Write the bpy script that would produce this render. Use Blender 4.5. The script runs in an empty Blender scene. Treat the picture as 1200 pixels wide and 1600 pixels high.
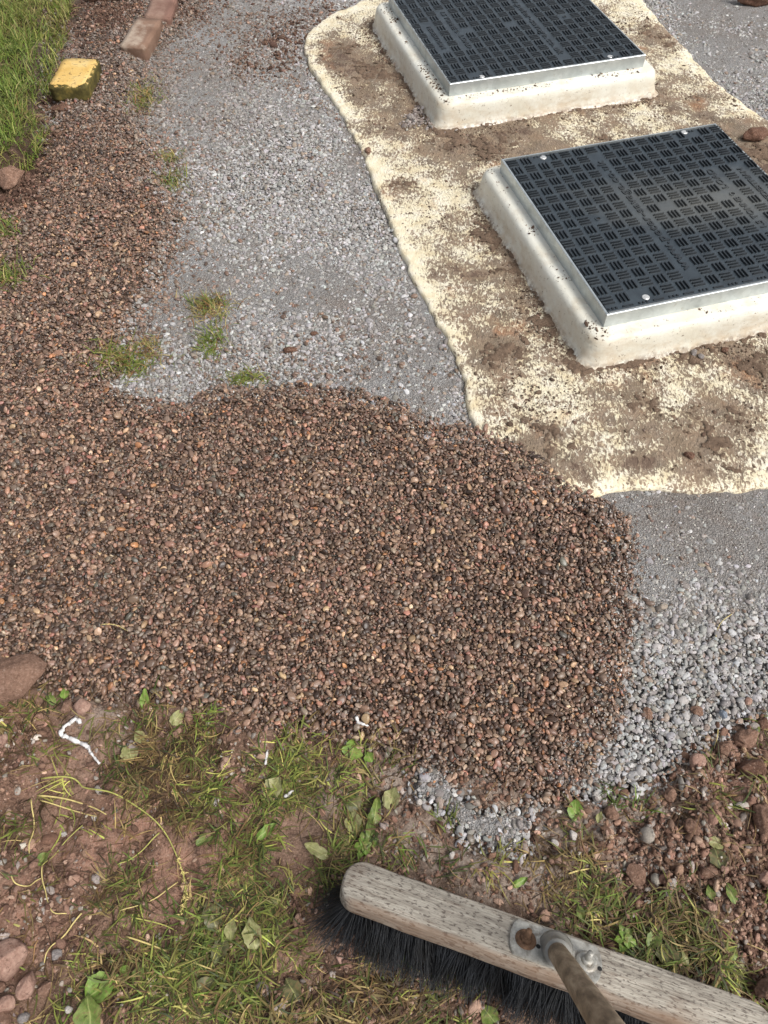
import bpy, bmesh, math, random
import numpy as np
from mathutils import Vector, Matrix, Euler

R = math.radians
random.seed(7)
rng = np.random.default_rng(7)
SC = bpy.context.scene
COL = SC.collection

# ------------------------------------------------------------------ camera, sky, sun, exposure
CAM_H = 1.2121
cd = bpy.data.cameras.new('camera')
cam = bpy.data.objects.new('camera', cd)
COL.objects.link(cam)
cam.location = (0, 0, CAM_H)
cam.rotation_euler = (R(90) - 0.964, 0, 0)
cd.sensor_fit = 'HORIZONTAL'
cd.sensor_width = 36
cd.lens = 36
cd.clip_start = 0.02
cd.clip_end = 500
SC.camera = cam

SUN_EL, SUN_AZ = R(52), R(125)          # azimuth clockwise from +y
w = bpy.data.worlds.new('World')
SC.world = w
w.use_nodes = True
wn = w.node_tree.nodes
wl = w.node_tree.links
wn.clear()
wo = wn.new('ShaderNodeOutputWorld')
bg = wn.new('ShaderNodeBackground')
sk = wn.new('ShaderNodeTexSky')
sk.sky_type = 'NISHITA'
sk.sun_disc = False
sk.sun_elevation = SUN_EL
sk.sun_rotation = SUN_AZ
sk.air_density = 1.0
sk.dust_density = 4.0
hs = wn.new('ShaderNodeHueSaturation')
hs.inputs['Saturation'].default_value = 0.3
wl.new(sk.outputs[0], hs.inputs['Color'])
wl.new(hs.outputs[0], bg.inputs[0])
bg.inputs[1].default_value = 0.098
wl.new(bg.outputs[0], wo.inputs[0])

sl = bpy.data.lights.new('sun', 'SUN')
sl.energy = 1.5
sl.angle = R(20)
sl.color = (1.0, 0.965, 0.92)
sun = bpy.data.objects.new('sun', sl)
COL.objects.link(sun)
sd_ = Vector((math.sin(SUN_AZ) * math.cos(SUN_EL), math.cos(SUN_AZ) * math.cos(SUN_EL), math.sin(SUN_EL)))
sun.rotation_euler = sd_.to_track_quat('Z', 'Y').to_euler()
sun.location = (3, -3, 6)

vs = SC.view_settings
vs.view_transform = 'Standard'
vs.look = 'None'
vs.gamma = 1
vs.use_curve_mapping = False
vs.exposure = 0.86
SC.render.engine = 'CYCLES'
SC.cycles.max_bounces = 6

# ------------------------------------------------------------------ small helpers
def tag(o, label=None, cat=None, group=None, kind=None):
    if label: o['label'] = label
    if cat: o['category'] = cat
    if group: o['group'] = group
    if kind: o['kind'] = kind
    return o

def empty(name, loc, rot=(0, 0, 0)):
    o = bpy.data.objects.new(name, None)
    COL.objects.link(o)
    o.location = loc
    o.rotation_euler = rot
    o.empty_display_size = 0.05
    return o

def link(name, me, mat=None, parent=None, smooth=True, loc=None, rot=None):
    o = bpy.data.objects.new(name, me)
    COL.objects.link(o)
    if mat: 
        if len(me.materials) == 0: me.materials.append(mat)
    if parent: o.parent = parent
    if smooth and len(me.polygons):
        me.polygons.foreach_set('use_smooth', [True] * len(me.polygons))
    if loc is not None: o.location = loc
    if rot is not None: o.rotation_euler = rot
    return o

def mesh(name, v, f, smooth=True):
    me = bpy.data.meshes.new(name)
    v = np.asarray(v, dtype=np.float32)
    if isinstance(f, np.ndarray) and f.ndim == 2:
        n, k = f.shape
        me.vertices.add(len(v)); me.vertices.foreach_set('co', v.ravel())
        me.loops.add(n * k); me.loops.foreach_set('vertex_index', f.ravel().astype(np.int32))
        me.polygons.add(n); me.polygons.foreach_set('loop_start', np.arange(0, n * k, k, dtype=np.int32))
        me.update(calc_edges=True)
        me.validate()
    else:
        me.from_pydata([tuple(map(float, p)) for p in v], [], f)
        me.update()
    if smooth and len(me.polygons):
        me.polygons.foreach_set('use_smooth', np.ones(len(me.polygons), dtype=bool))
    return me

def bm_mesh(bm, name):
    me = bpy.data.meshes.new(name)
    bm.to_mesh(me)
    bm.free()
    return me

def lin(r, g=None, b=None):
    if g is None: r, g, b = r
    f = lambda c: ((c / 255 + 0.055) / 1.055) ** 2.4 if c > 10 else c / 255 / 12.92
    return (f(r), f(g), f(b), 1)

class N:
    """tiny node-tree builder"""
    def __init__(s, name):
        s.m = bpy.data.materials.new(name)
        s.m.use_nodes = True
        s.t = s.m.node_tree
        s.t.nodes.clear()
        s.out = s.t.nodes.new('ShaderNodeOutputMaterial')
        s.b = s.t.nodes.new('ShaderNodeBsdfPrincipled')
        s.t.links.new(s.b.outputs[0], s.out.inputs[0])
        s.tc = s.t.nodes.new('ShaderNodeTexCoord')
    def set(s, inp, v):
        if hasattr(v, 'is_output') or isinstance(v, bpy.types.NodeSocket): s.t.links.new(v, inp)
        else: inp.default_value = v
    def vec(s, scale=(1, 1, 1), rot=(0, 0, 0), src='Object', loc=(0, 0, 0)):
        n = s.t.nodes.new('ShaderNodeMapping')
        n.inputs['Scale'].default_value = scale
        n.inputs['Rotation'].default_value = rot
        n.inputs['Location'].default_value = loc
        s.t.links.new(s.tc.outputs[src], n.inputs[0])
        return n.outputs[0]
    def noise(s, scale, detail=4, rough=.55, vec=None, dist=0.0):
        n = s.t.nodes.new('ShaderNodeTexNoise')
        n.inputs['Scale'].default_value = scale
        n.inputs['Detail'].default_value = detail
        n.inputs['Roughness'].default_value = rough
        n.inputs['Distortion'].default_value = dist
        s.t.links.new(vec if vec is not None else s.tc.outputs['Object'], n.inputs['Vector'])
        return n.outputs[0]
    def voro(s, scale, vec=None, feature='F1', out=0, rnd=1.0):
        n = s.t.nodes.new('ShaderNodeTexVoronoi')
        n.feature = feature
        n.inputs['Scale'].default_value = scale
        n.inputs['Randomness'].default_value = rnd
        s.t.links.new(vec if vec is not None else s.tc.outputs['Object'], n.inputs['Vector'])
        return n.outputs[out]
    def ramp(s, v, stops, interp='LINEAR'):
        n = s.t.nodes.new('ShaderNodeValToRGB')
        e = n.color_ramp.elements
        n.color_ramp.interpolation = interp
        while len(e) > 1: e.remove(e[-1])
        e[0].position, c = stops[0]
        e[0].color = c if isinstance(c, tuple) else (c, c, c, 1)
        for p, c in stops[1:]:
            k = e.new(p)
            k.color = c if isinstance(c, tuple) else (c, c, c, 1)
        s.set(n.inputs[0], v)
        return n.outputs[0]
    def mix(s, f, a, b, mode='MIX'):
        n = s.t.nodes.new('ShaderNodeMix')
        n.data_type = 'RGBA'
        n.blend_type = mode
        s.set(n.inputs[0], f); s.set(n.inputs[6], a); s.set(n.inputs[7], b)
        return n.outputs[2]
    def math(s, op, a, b=0.0, clamp=False):
        n = s.t.nodes.new('ShaderNodeMath')
        n.operation = op
        n.use_clamp = clamp
        s.set(n.inputs[0], a); s.set(n.inputs[1], b)
        return n.outputs[0]
    def attr(s, name, kind='GEOMETRY', out='Color'):
        n = s.t.nodes.new('ShaderNodeAttribute')
        n.attribute_name = name
        n.attribute_type = kind
        return n.outputs[out]
    def sep(s, v, k):
        n = s.t.nodes.new('ShaderNodeSeparateXYZ')
        s.set(n.inputs[0], v)
        return n.outputs[k]
    def bump(s, h, strength=.5, dist=.002, normal=None):
        n = s.t.nodes.new('ShaderNodeBump')
        n.inputs['Strength'].default_value = strength
        n.inputs['Distance'].default_value = dist
        s.set(n.inputs['Height'], h)
        if normal is not None: s.t.links.new(normal, n.inputs['Normal'])
        return n.outputs[0]
    def fin(s, col, rough=.8, normal=None, metal=0.0, spec=.5):
        s.set(s.b.inputs['Base Color'], col)
        s.set(s.b.inputs['Roughness'], rough)
        s.set(s.b.inputs['Metallic'], metal)
        s.b.inputs['Specular IOR Level'].default_value = spec
        if normal is not None: s.t.links.new(normal, s.b.inputs['Normal'])
        return s.m

# ------------------------------------------------------------------ numpy noise and polygons
def vnoise(x, y, scale, seed):
    g = np.random.default_rng(seed).random((256, 256))
    u = x / scale + 1000.0; v = y / scale + 1000.0
    i = np.floor(u).astype(int); j = np.floor(v).astype(int)
    fu = u - i; fv = v - j
    fu = fu * fu * (3 - 2 * fu); fv = fv * fv * (3 - 2 * fv)
    a = g[i % 256, j % 256]; b = g[(i + 1) % 256, j % 256]
    c = g[i % 256, (j + 1) % 256]; d = g[(i + 1) % 256, (j + 1) % 256]
    return (a * (1 - fu) + b * fu) * (1 - fv) + (c * (1 - fu) + d * fu) * fv - .5

def fbm(x, y, scale, seed, octv=4, gain=.5):
    s = 0; a = 1.0
    for k in range(octv):
        s = s + a * vnoise(x, y, scale / 2 ** k, seed + k)
        a *= gain
    return s

def sdist(x, y, poly):
    """signed distance to a polygon, negative inside"""
    p = np.asarray(poly); q = np.roll(p, -1, 0)
    d = np.full(x.shape, 1e9); ins = np.zeros(x.shape, bool)
    for (ax, ay), (bx, by) in zip(p, q):
        ex, ey = bx - ax, by - ay
        t = np.clip(((x - ax) * ex + (y - ay) * ey) / (ex * ex + ey * ey + 1e-12), 0, 1)
        d = np.minimum(d, (x - ax - t * ex) ** 2 + (y - ay - t * ey) ** 2)
        if ay != by:
            c = ((ay > y) != (by > y)) & (x < (bx - ax) * (y - ay) / (by - ay) + ax)
            ins ^= c
    d = np.sqrt(d)
    return np.where(ins, -d, d)

def sstep(a, b, v):
    t = np.clip((v - a) / (b - a), 0, 1)
    return t * t * (3 - 2 * t)

# ------------------------------------------------------------------ plan of the place (metres; x right, y away)
BROWN = [(-0.9516, 0.4934), (-0.6425, 0.5216), (-0.5695, 0.4878), (-0.4896, 0.4604), (-0.4073, 0.4658), (-0.3094, 0.4389), (-0.2247, 0.4179), (-0.1611, 0.3871), (-0.0608, 0.4024), (0.0199, 0.3670), (0.0988, 0.3474), (0.1762, 0.3281), (0.2217, 0.2970), (0.2598, 0.2933), (0.2985, 0.3281), (0.3507, 0.3770), (0.3824, 0.4550), (0.4048, 0.5216), (0.4297, 0.6171), (0.4473, 0.6941), (0.4672, 0.7764), (0.4573, 0.8345), (0.4212, 0.8752), (0.3637, 0.9077), (0.3200, 0.9622), (0.2608, 1.0122), (0.1854, 1.0553), (0.1196, 1.0641), (0.0271, 1.1180), (-0.0550, 1.1626), (-0.1661, 1.1816), (-0.2762, 1.1740), (-0.3723, 1.1702), (-0.4206, 1.1235), (-0.5462, 1.1420), (-0.6087, 1.1797), (-0.5670, 1.2887), (-0.5761, 1.4174), (-0.5705, 1.5575), (-0.5725, 1.7106), (-0.6262, 1.8787), (-0.6707, 2.0319), (-0.7415, 2.2695), (-0.7739, 2.4984), (-0.7599, 2.7102), (-0.6962, 2.9941), (-0.6552, 3.3749), (-1.3104, 3.3749), (-1.1087, 2.7551), (-1.0260, 2.3808), (-0.9953, 2.1470), (-0.9931, 2.0002), (-1.0294, 1.8787), (-1.4067, 1.5575)]
GREY = [(0.0000, 0.7068), (0.2772, 0.3196), (0.3259, 0.3148), (0.4225, 0.3537), (0.5163, 0.4097), (0.6423, 0.4524), (1.2243, 0.5787), (4.8741, 4.2701), (-1.4336, 4.2701), (-1.1290, 2.8055), (-1.0080, 2.2388), (-0.7755, 1.6364), (-0.6158, 1.1162)]
PATCH = [(0.0402, 0.3701), (0.1006, 0.3701), (0.1572, 0.3212), (0.2411, 0.2837), (0.2275, 0.2083), (0.1788, 0.1830), (0.1309, 0.2212), (0.0858, 0.2609), (0.0441, 0.3164)]
LAWN = [(-3.0199, 4.0887), (-1.3040, 4.0887), (-1.0889, 2.9690), (-1.0652, 2.7767), (-1.0532, 2.5575), (-1.0347, 2.3589), (-1.0393, 2.2664), (-0.9754, 2.1268), (-0.9775, 2.0381), (-0.9926, 1.9442), (-1.0839, 1.8753), (-2.0074, 1.8318)]
SLAB = [(0.2765, 4.0728), (-0.0574, 3.0859), (-0.1792, 2.9688), (-0.2554, 2.8477), (-0.2719, 2.7238), (-0.2385, 2.5811), (-0.1948, 2.4789), (-0.1523, 2.3625), (-0.1017, 2.2169), (-0.0582, 2.0812), (-0.0173, 1.8943), (0.0296, 1.7114), (0.0673, 1.5460), (0.1300, 1.3630), (0.1628, 1.2585), (0.1782, 1.1609), (0.1817, 1.0659), (0.2447, 0.9637), (0.3320, 0.8902), (0.4115, 0.8778), (0.4513, 0.8917), (0.5170, 0.9074), (0.6257, 0.8871), (0.7020, 0.8917), (0.7687, 0.9058), (1.0702, 1.0003), (1.3195, 1.7248), (1.2413, 1.9855), (1.1421, 2.2595), (1.0818, 2.3929), (1.0357, 2.5273), (1.0029, 2.6971), (0.9625, 2.8572), (0.9270, 3.0703), (0.8189, 3.9981)]

YAW = 0.2845
LID_Z = 0.105
E1 = np.array([math.cos(YAW), math.sin(YAW)]); E2 = np.array([-math.sin(YAW), math.cos(YAW)])
COVER_A = np.array([0.4764, 1.2805]) + .31 * E1 + .31 * E2
COVER_B = np.array([0.1888, 2.2589]) + .31 * E1 + .31 * E2

# raster of heights
RES = 0.002
X0, X1, Y0, Y1 = -1.75, 1.75, -0.22, 3.6
NX, NY = int((X1 - X0) / RES) + 1, int((Y1 - Y0) / RES) + 1
CR = 0.008
gx = np.arange(X0, X1 + CR, CR); gy = np.arange(Y0, Y1 + CR, CR)
GX, GY = np.meshgrid(gx, gy)              # coarse grid, [row y, col x]
sdB = sdist(GX, GY, BROWN) + .018 * fbm(GX, GY, .09, 5) + .10 * sstep(1.25, 1.6, GY) * fbm(GX, GY, .3, 7, 4, .6)
sdG = sdist(GX, GY, GREY) + .05 * fbm(GX, GY, .15, 9)
sdP = sdist(GX, GY, PATCH) + .06 * fbm(GX, GY, .08, 12) + .008
sdL = sdist(GX, GY, LAWN) + .02 * fbm(GX, GY, .07, 15)
sdS = sdist(GX, GY, SLAB)
def plinth_sd(x, y, c):
    dx, dy = x - c[0], y - c[1]
    return np.maximum(np.abs(dx * E1[0] + dy * E1[1]), np.abs(dx * E2[0] + dy * E2[1])) - .31
sdA = np.minimum(plinth_sd(GX, GY, COVER_A), plinth_sd(GX, GY, COVER_B))

lump = .020 * fbm(GX, GY, .16, 21) + .015 * fbm(GX, GY, .04, 31, 3, .6)
soil = .004 + lump
lawn = sstep(.012, -.03, sdL)
soil = soil + .045 * lawn
heap = sstep(.015, -.09, sdB) * .016 + .007 * fbm(GX, GY, .22, 41, 3)
brown_in = sstep(.01, -.03, sdB)
soilB = soil * (1 - brown_in) + (heap - .006) * brown_in
far = sstep(1.35, 1.9, GY)                 # the strip beside the lawn is thinner
bed_in = sstep(.02, -.02, np.minimum(sdG, sdP))
bed = -.016 + .006 * fbm(GX, GY, .3, 51, 2)
bed = np.where(GY < .9, bed + .014 * sstep(.95, .55, GY), bed)
dust_n = fbm(GX, GY, .30, 61, 5, .6)
def blob(px, r, k):
    return k * np.exp(-((GX - px[0]) ** 2 + (GY - px[1]) ** 2) / (2 * r * r))
dust = bed + .0029 + .0074 * dust_n
dust += blob((0.5849, 0.4918, 0.0000), .13, -.0062) + blob((0.4130, 0.4266, 0.0000), .07, -.006) + blob((0.1341, 0.2699, 0.0000), .09, -.0015) + blob((0.6298, 0.7546, 0.0000), .14, .006) + blob((0.4818, 0.7269, 0.0000), .05, .003)
dust += blob((0.0000, 1.3415, 0.0000), .16, .003) + blob((0.0829, 1.1609, 0.0000), .09, .003) + blob((-0.2640, 1.5220, 0.0000), .10, .002) + blob((-0.5281, 1.4292, 0.0000), .09, .002) + blob((-0.0721, 2.0488, 0.0000), .10, .003)
dust += blob((-0.7533, 2.2169, 0.0000), .3, -.004) + blob((-0.3289, 2.3251, 0.0000), .12, .003) + blob((-0.3869, 1.9546, 0.0000), .2, -.003) + blob((-0.1689, 1.8076, 0.0000), .14, -.002)
ground = soilB * (1 - bed_in * (1 - brown_in)) + (bed - .02) * bed_in * (1 - brown_in)
under = sstep(.02, -.03, sdS)
ground = ground * (1 - under) + (-.05) * under
base = np.maximum(ground, np.where((bed_in > .5), bed, -1))
base = np.where(sdS < 0, 0.0, base)
base = np.where(sdA < .05, .07, base)

def up(F):
    """coarse grid to the fine raster, bilinear"""
    xs = (np.arange(NX) * RES) / CR; ys = (np.arange(NY) * RES) / CR
    i = np.minimum(xs.astype(int), F.shape[1] - 2); j = np.minimum(ys.astype(int), F.shape[0] - 2)
    fx = (xs - i)[None, :]; fy = (ys - j)[:, None]
    A = F[j][:, i]; B = F[j][:, i + 1]; C = F[j + 1][:, i]; D = F[j + 1][:, i + 1]
    return ((A * (1 - fx) + B * fx) * (1 - fy) + (C * (1 - fx) + D * fx) * fy).astype(np.float32)

def at(F, x, y):
    i = np.clip(((np.asarray(x) - X0) / CR).round().astype(int), 0, F.shape[1] - 1)
    j = np.clip(((np.asarray(y) - Y0) / CR).round().astype(int), 0, F.shape[0] - 1)
    return F[j, i]

HM = up(base).ravel().copy()

def hm(x, y):
    i = np.clip(((np.asarray(x) - X0) / RES).astype(int), 0, NX - 1)
    j = np.clip(((np.asarray(y) - Y0) / RES).astype(int), 0, NY - 1)
    return HM[j * NX + i]

def gz(x, y):
    return float(np.mean(hm(x + np.array([0, .004, -.004, 0, 0]), y + np.array([0, 0, 0, .004, -.004]))))

def sampler(W):
    c = np.cumsum(W.ravel())
    def f(n):
        k = np.searchsorted(c, rng.random(n) * c[-1])
        k = np.minimum(k, W.size - 1)
        return np.c_[X0 + (k % W.shape[1] + rng.random(n) - .5) * CR, Y0 + (k // W.shape[1] + rng.random(n) - .5) * CR]
    return f

OFF = np.array([(0, 0), (.6, 0), (-.6, 0), (0, .6), (0, -.6), (.5, .5), (-.5, .5), (.5, -.5), (-.5, -.5)])
kk = np.arange(-6, 7)
CELL = np.array([(a, b) for a in kk for b in kk])

def deposit(n, draw, a, b, c, K=3, sink=.5, tilt=.25, batch=1500, slope=.7, stack=True, peak=0.0):
    """drop n flat pebbles one batch after another on the height raster; returns position and euler rotation"""
    P_, Q_ = [], []
    a, b, c = (np.asarray(v) * np.ones(n) for v in (a, b, c))
    for s in range(0, n, batch):
        m = min(batch, n - s)
        A, B, C = a[s:s + m], b[s:s + m], c[s:s + m]
        th = rng.random(m) * 2 * np.pi
        ct, st = np.cos(th), np.sin(th)
        lx = OFF[None, :, 0] * A[:, None]; ly = OFF[None, :, 1] * B[:, None]
        ox = lx * ct[:, None] - ly * st[:, None]; oy = lx * st[:, None] + ly * ct[:, None]
        cand = draw(m)[:, None, :] + np.concatenate([np.zeros((m, 1, 2)), rng.uniform(-.014, .014, (m, K - 1, 2))], 1)
        hh = hm(cand[:, :, 0, None] + ox[:, None, :], cand[:, :, 1, None] + oy[:, None, :])   # m,K,9
        mean = hh.mean(2)
        best = mean.argmin(1)
        r_ = np.arange(m)
        pos = cand[r_, best]; h = hh[r_, best]; z0 = mean[r_, best]
        gxx = np.clip((h * ox).sum(1) / ((ox ** 2).sum(1)), -slope, slope) + rng.normal(0, tilt, m)
        gyy = np.clip((h * oy).sum(1) / ((oy ** 2).sum(1)), -slope, slope) + rng.normal(0, tilt, m)
        z = z0 * (1 - peak) + h.max(1) * peak + C * sink
        if stack:
            ci = np.floor((pos[:, 0] - X0) / RES).astype(int); cj = np.floor((pos[:, 1] - Y0) / RES).astype(int)
            I = ci[:, None] + CELL[None, :, 0]; J = cj[:, None] + CELL[None, :, 1]
            dx = (I + .5) * RES + X0 - pos[:, 0, None]; dy = (J + .5) * RES + Y0 - pos[:, 1, None]
            ux = (dx * ct[:, None] + dy * st[:, None]) / A[:, None]; uy = (-dx * st[:, None] + dy * ct[:, None]) / B[:, None]
            q = 1 - ux ** 2 - uy ** 2
            ok = (q > 0) & (I >= 0) & (I < NX) & (J >= 0) & (J < NY)
            val = z[:, None] + C[:, None] * np.sqrt(np.maximum(q, 0)) + gxx[:, None] * dx + gyy[:, None] * dy
            np.maximum.at(HM, (J * NX + I)[ok], val[ok].astype(np.float32))
        # rotation: yaw, then tilt z to the normal
        nz = np.c_[-gxx, -gyy, np.ones(m)]; nz /= np.linalg.norm(nz, axis=1)[:, None]
        xa = np.c_[ct, st, np.zeros(m)]; xa -= nz * (xa * nz).sum(1)[:, None]; xa /= np.linalg.norm(xa, axis=1)[:, None]
        ya = np.cross(nz, xa)
        ex = np.arctan2(ya[:, 2], nz[:, 2]); ey = np.arcsin(np.clip(-xa[:, 2], -1, 1)); ez = np.arctan2(xa[:, 1], xa[:, 0])
        P_.append(np.c_[pos, z]); Q_.append(np.c_[ex, ey, ez])
    return np.concatenate(P_), np.concatenate(Q_)

# ------------------------------------------------------------------ stone shapes and scattering
def stone_mesh(name, seed, sub=3, rough=.12, facets=5, hard=.9, lumps=0.0):
    bm = bmesh.new()
    bmesh.ops.create_icosphere(bm, subdivisions=sub, radius=1)
    r = np.random.default_rng(seed)
    v = np.array([p.co for p in bm.verts])
    dirs = r.normal(size=(facets, 3)); dirs /= np.linalg.norm(dirs, axis=1)[:, None]
    for d in dirs:
        lim = r.uniform(.62, hard)
        t = v @ d
        v -= np.outer(np.maximum(t - lim, 0) * .8, d)
    ph = r.uniform(0, 9, (6, 3)); fr = r.normal(0, 1.6, (6, 3))
    n = sum(np.sin(v @ fr[k] + ph[k, 0]) for k in range(6)) / 6
    v *= (1 + rough * n)[:, None]
    if lumps:
        fr = r.normal(0, 6, (10, 3)); n = sum(np.sin(v @ fr[k] + k * 1.7) for k in range(10)) / 4
        v *= (1 + lumps * n)[:, None]
        fr = r.normal(0, 16, (10, 3)); n = sum(np.sin(v @ fr[k] + k * 1.7) for k in range(10)) / 4
        v *= (1 + lumps * .5 * n)[:, None]
    v -= v.mean(0)
    v /= np.abs(v).max(0)
    for p, q in zip(bm.verts, v): p.co = q
    me = bm_mesh(bm, name)
    me.polygons.foreach_set('use_smooth', [True] * len(me.polygons))
    return me

def proto_collection(name, n, mat, seed, **kw):
    c = bpy.data.collections.new(name)
    for k in range(n):
        me = stone_mesh(name, seed + k, **kw)
        me.materials.append(mat)
        c.objects.link(bpy.data.objects.new(name + '_shape', me))
    return c

def scatter(name, coll, n_proto, pos, rot, scl, tint):
    n = len(pos)
    me = bpy.data.meshes.new(name)
    me.vertices.add(n)
    me.vertices.foreach_set('co', pos.astype(np.float32).ravel())
    def put(nm, ty, key, arr):
        me.attributes.new(nm, ty, 'POINT').data.foreach_set(key, arr.ravel())
    put('rot', 'FLOAT_VECTOR', 'vector', rot.astype(np.float32))
    put('scl', 'FLOAT_VECTOR', 'vector', scl.astype(np.float32))
    put('pick', 'INT', 'value', rng.integers(0, n_proto, n).astype(np.int32))
    put('tint', 'FLOAT_COLOR', 'color', np.c_[tint, np.ones(n)].astype(np.float32))
    o = link(name, me)
    t = bpy.data.node_groups.new(name + '_scatter', 'GeometryNodeTree')
    t.interface.new_socket('Geometry', in_out='INPUT', socket_type='NodeSocketGeometry')
    t.interface.new_socket('Geometry', in_out='OUTPUT', socket_type='NodeSocketGeometry')
    gi = t.nodes.new('NodeGroupInput'); go = t.nodes.new('NodeGroupOutput')
    ip = t.nodes.new('GeometryNodeInstanceOnPoints')
    ci = t.nodes.new('GeometryNodeCollectionInfo')
    ci.inputs['Collection'].default_value = coll
    ci.inputs['Separate Children'].default_value = True
    ci.inputs['Reset Children'].default_value = True
    def na(nm, ty):
        q = t.nodes.new('GeometryNodeInputNamedAttribute')
        q.data_type = ty
        q.inputs['Name'].default_value = nm
        return next(s for s in q.outputs if s.name == 'Attribute' and s.enabled)
    L = t.links.new
    L(gi.outputs[0], ip.inputs['Points'])
    L(ci.outputs[0], ip.inputs['Instance'])
    ip.inputs['Pick Instance'].default_value = True
    L(na('pick', 'INT'), ip.inputs['Instance Index'])
    L(na('rot', 'FLOAT_VECTOR'), ip.inputs['Rotation'])
    L(na('scl', 'FLOAT_VECTOR'), ip.inputs['Scale'])
    L(ip.outputs[0], go.inputs[0])
    md = o.modifiers.new('scatter', 'NODES')
    md.node_group = t
    return o

def palette(n, cols, wts, jit=.16, hue=.022):
    cols = np.array([lin(*c)[:3] for c in cols]); wts = np.array(wts, float); wts /= wts.sum()
    k = rng.choice(len(cols), n, p=wts)
    c = cols[k] * np.exp(rng.normal(0, jit, (n, 1))) * np.exp(rng.normal(0, hue, (n, 3)))
    return np.clip(c, .004, .9)

def mat_pebble(name, dusty):
    m = N(name)
    t = m.attr('tint', 'INSTANCER')
    n = m.noise(2.2, 4, .6)
    c = m.mix(1.0, t, m.ramp(n, [(.25, .72), (.75, 1.25)]), 'MULTIPLY')
    sp = m.noise(7, 3, .7)
    c = m.mix(m.ramp(sp, [(.6, 0.0), (.75, .22 if not dusty else .6)]), c, lin(190, 172, 150) if not dusty else lin(196, 190, 184))
    return m.fin(c, .33 if not dusty else .9, m.bump(m.noise(9, 3), .3, .0008), spec=.5 if not dusty else .25)

M_PEB = mat_pebble('brown_pebble', False)
M_GPEB = mat_pebble('dusty_pebble', True)
def mat_clod(name, col1, col2, scale=60, instanced=False, rough=.95):
    m = N(name)
    scale *= 2.2
    n = m.noise(scale if not instanced else 2.5, 6, .7)
    if instanced:
        c = m.mix(1.0, m.attr('tint', 'INSTANCER'), m.ramp(n, [(.3, .65), (.7, 1.3)]), 'MULTIPLY')
    else:
        c = m.ramp(n, [(.3, col1), (.7, col2)])
        s = m.noise(scale * 3, 4, .75)
        c = m.mix(m.ramp(s, [(.55, 0.0), (.68, .55)]), c, lin(184, 160, 144))
        c = m.mix(m.ramp(s, [(.34, .6), (.46, 0.0)]), c, lin(76, 54, 44))
    return m.fin(c, rough, m.bump(m.noise(scale * 1.6 if not instanced else 7, 6, .75), 1.0, .006 if not instanced else .0012), spec=.2)
M_CRUMB = mat_clod('soil_crumb', None, None, instanced=True)

# ------------------------------------------------------------------ ground sheet
def grid_mesh(name, Z, keep=None, step=1):
    Zs = Z[::step, ::step]; xs = GX[::step, ::step]; ys = GY[::step, ::step]
    h, wd = Zs.shape
    v = np.c_[xs.ravel(), ys.ravel(), Zs.ravel()]
    idx = np.arange(h * wd).reshape(h, wd)
    f = np.stack([idx[:-1, :-1], idx[:-1, 1:], idx[1:, 1:], idx[1:, :-1]], -1)
    if keep is not None:
        ks = keep[::step, ::step]
        f = f[ks[:-1, :-1] & ks[:-1, 1:] & ks[1:, 1:] & ks[1:, :-1]]
    f = f.reshape(-1, 4)
    used = np.unique(f); mp = np.full(len(v), -1); mp[used] = np.arange(len(used))
    return v[used], mp[f], used

def mat_soil():
    m = N('red_brown_soil')
    z = m.attr('dark_soil', out='Fac'); gm = m.attr('grey', out='Fac'); pk = m.attr('pink', out='Fac')
    n1 = m.noise(9, 6, .65); n2 = m.noise(45, 6, .7); n3 = m.noise(330, 4, .75); n4 = m.noise(120, 4, .7)
    c = m.ramp(n1, [(.34, lin(86, 67, 54)), (.5, lin(118, 94, 78)), (.62, lin(148, 121, 103)), (.75, lin(166, 139, 121))])
    c = m.mix(m.math('MULTIPLY', pk, m.ramp(n2, [(.3, .3), (.6, 1.0)])), c, m.mix(m.ramp(n4, [(.35, 0.0), (.65, 1.0)]), lin(150, 108, 90), lin(184, 146, 126)))
    c = m.mix(m.math('MULTIPLY', gm, m.ramp(n2, [(.3, .45), (.6, 1.0)])), c, m.mix(m.ramp(n4, [(.35, 0.0), (.65, 1.0)]), lin(136, 120, 108), lin(174, 162, 150)))
    c = m.mix(m.ramp(n2, [(.34, .75), (.5, 0.0)]), c, lin(66, 48, 39))
    c = m.mix(m.ramp(n3, [(.54, 0.0), (.7, .6)]), c, lin(182, 156, 138))
    c = m.mix(m.ramp(n3, [(.32, .6), (.46, 0.0)]), c, lin(60, 44, 36))
    c = m.mix(z, c, lin(54, 42, 34))
    b = m.math('ADD', m.math('MULTIPLY', n2, .8), m.math('ADD', m.math('MULTIPLY', n4, .5), m.math('MULTIPLY', n3, .35)))
    return m.fin(c, .95, m.bump(b, 1.0, .010), spec=.2)
M_SOIL = mat_soil()
v, f, used = grid_mesh('ground', ground)
nv = len(v)
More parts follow.
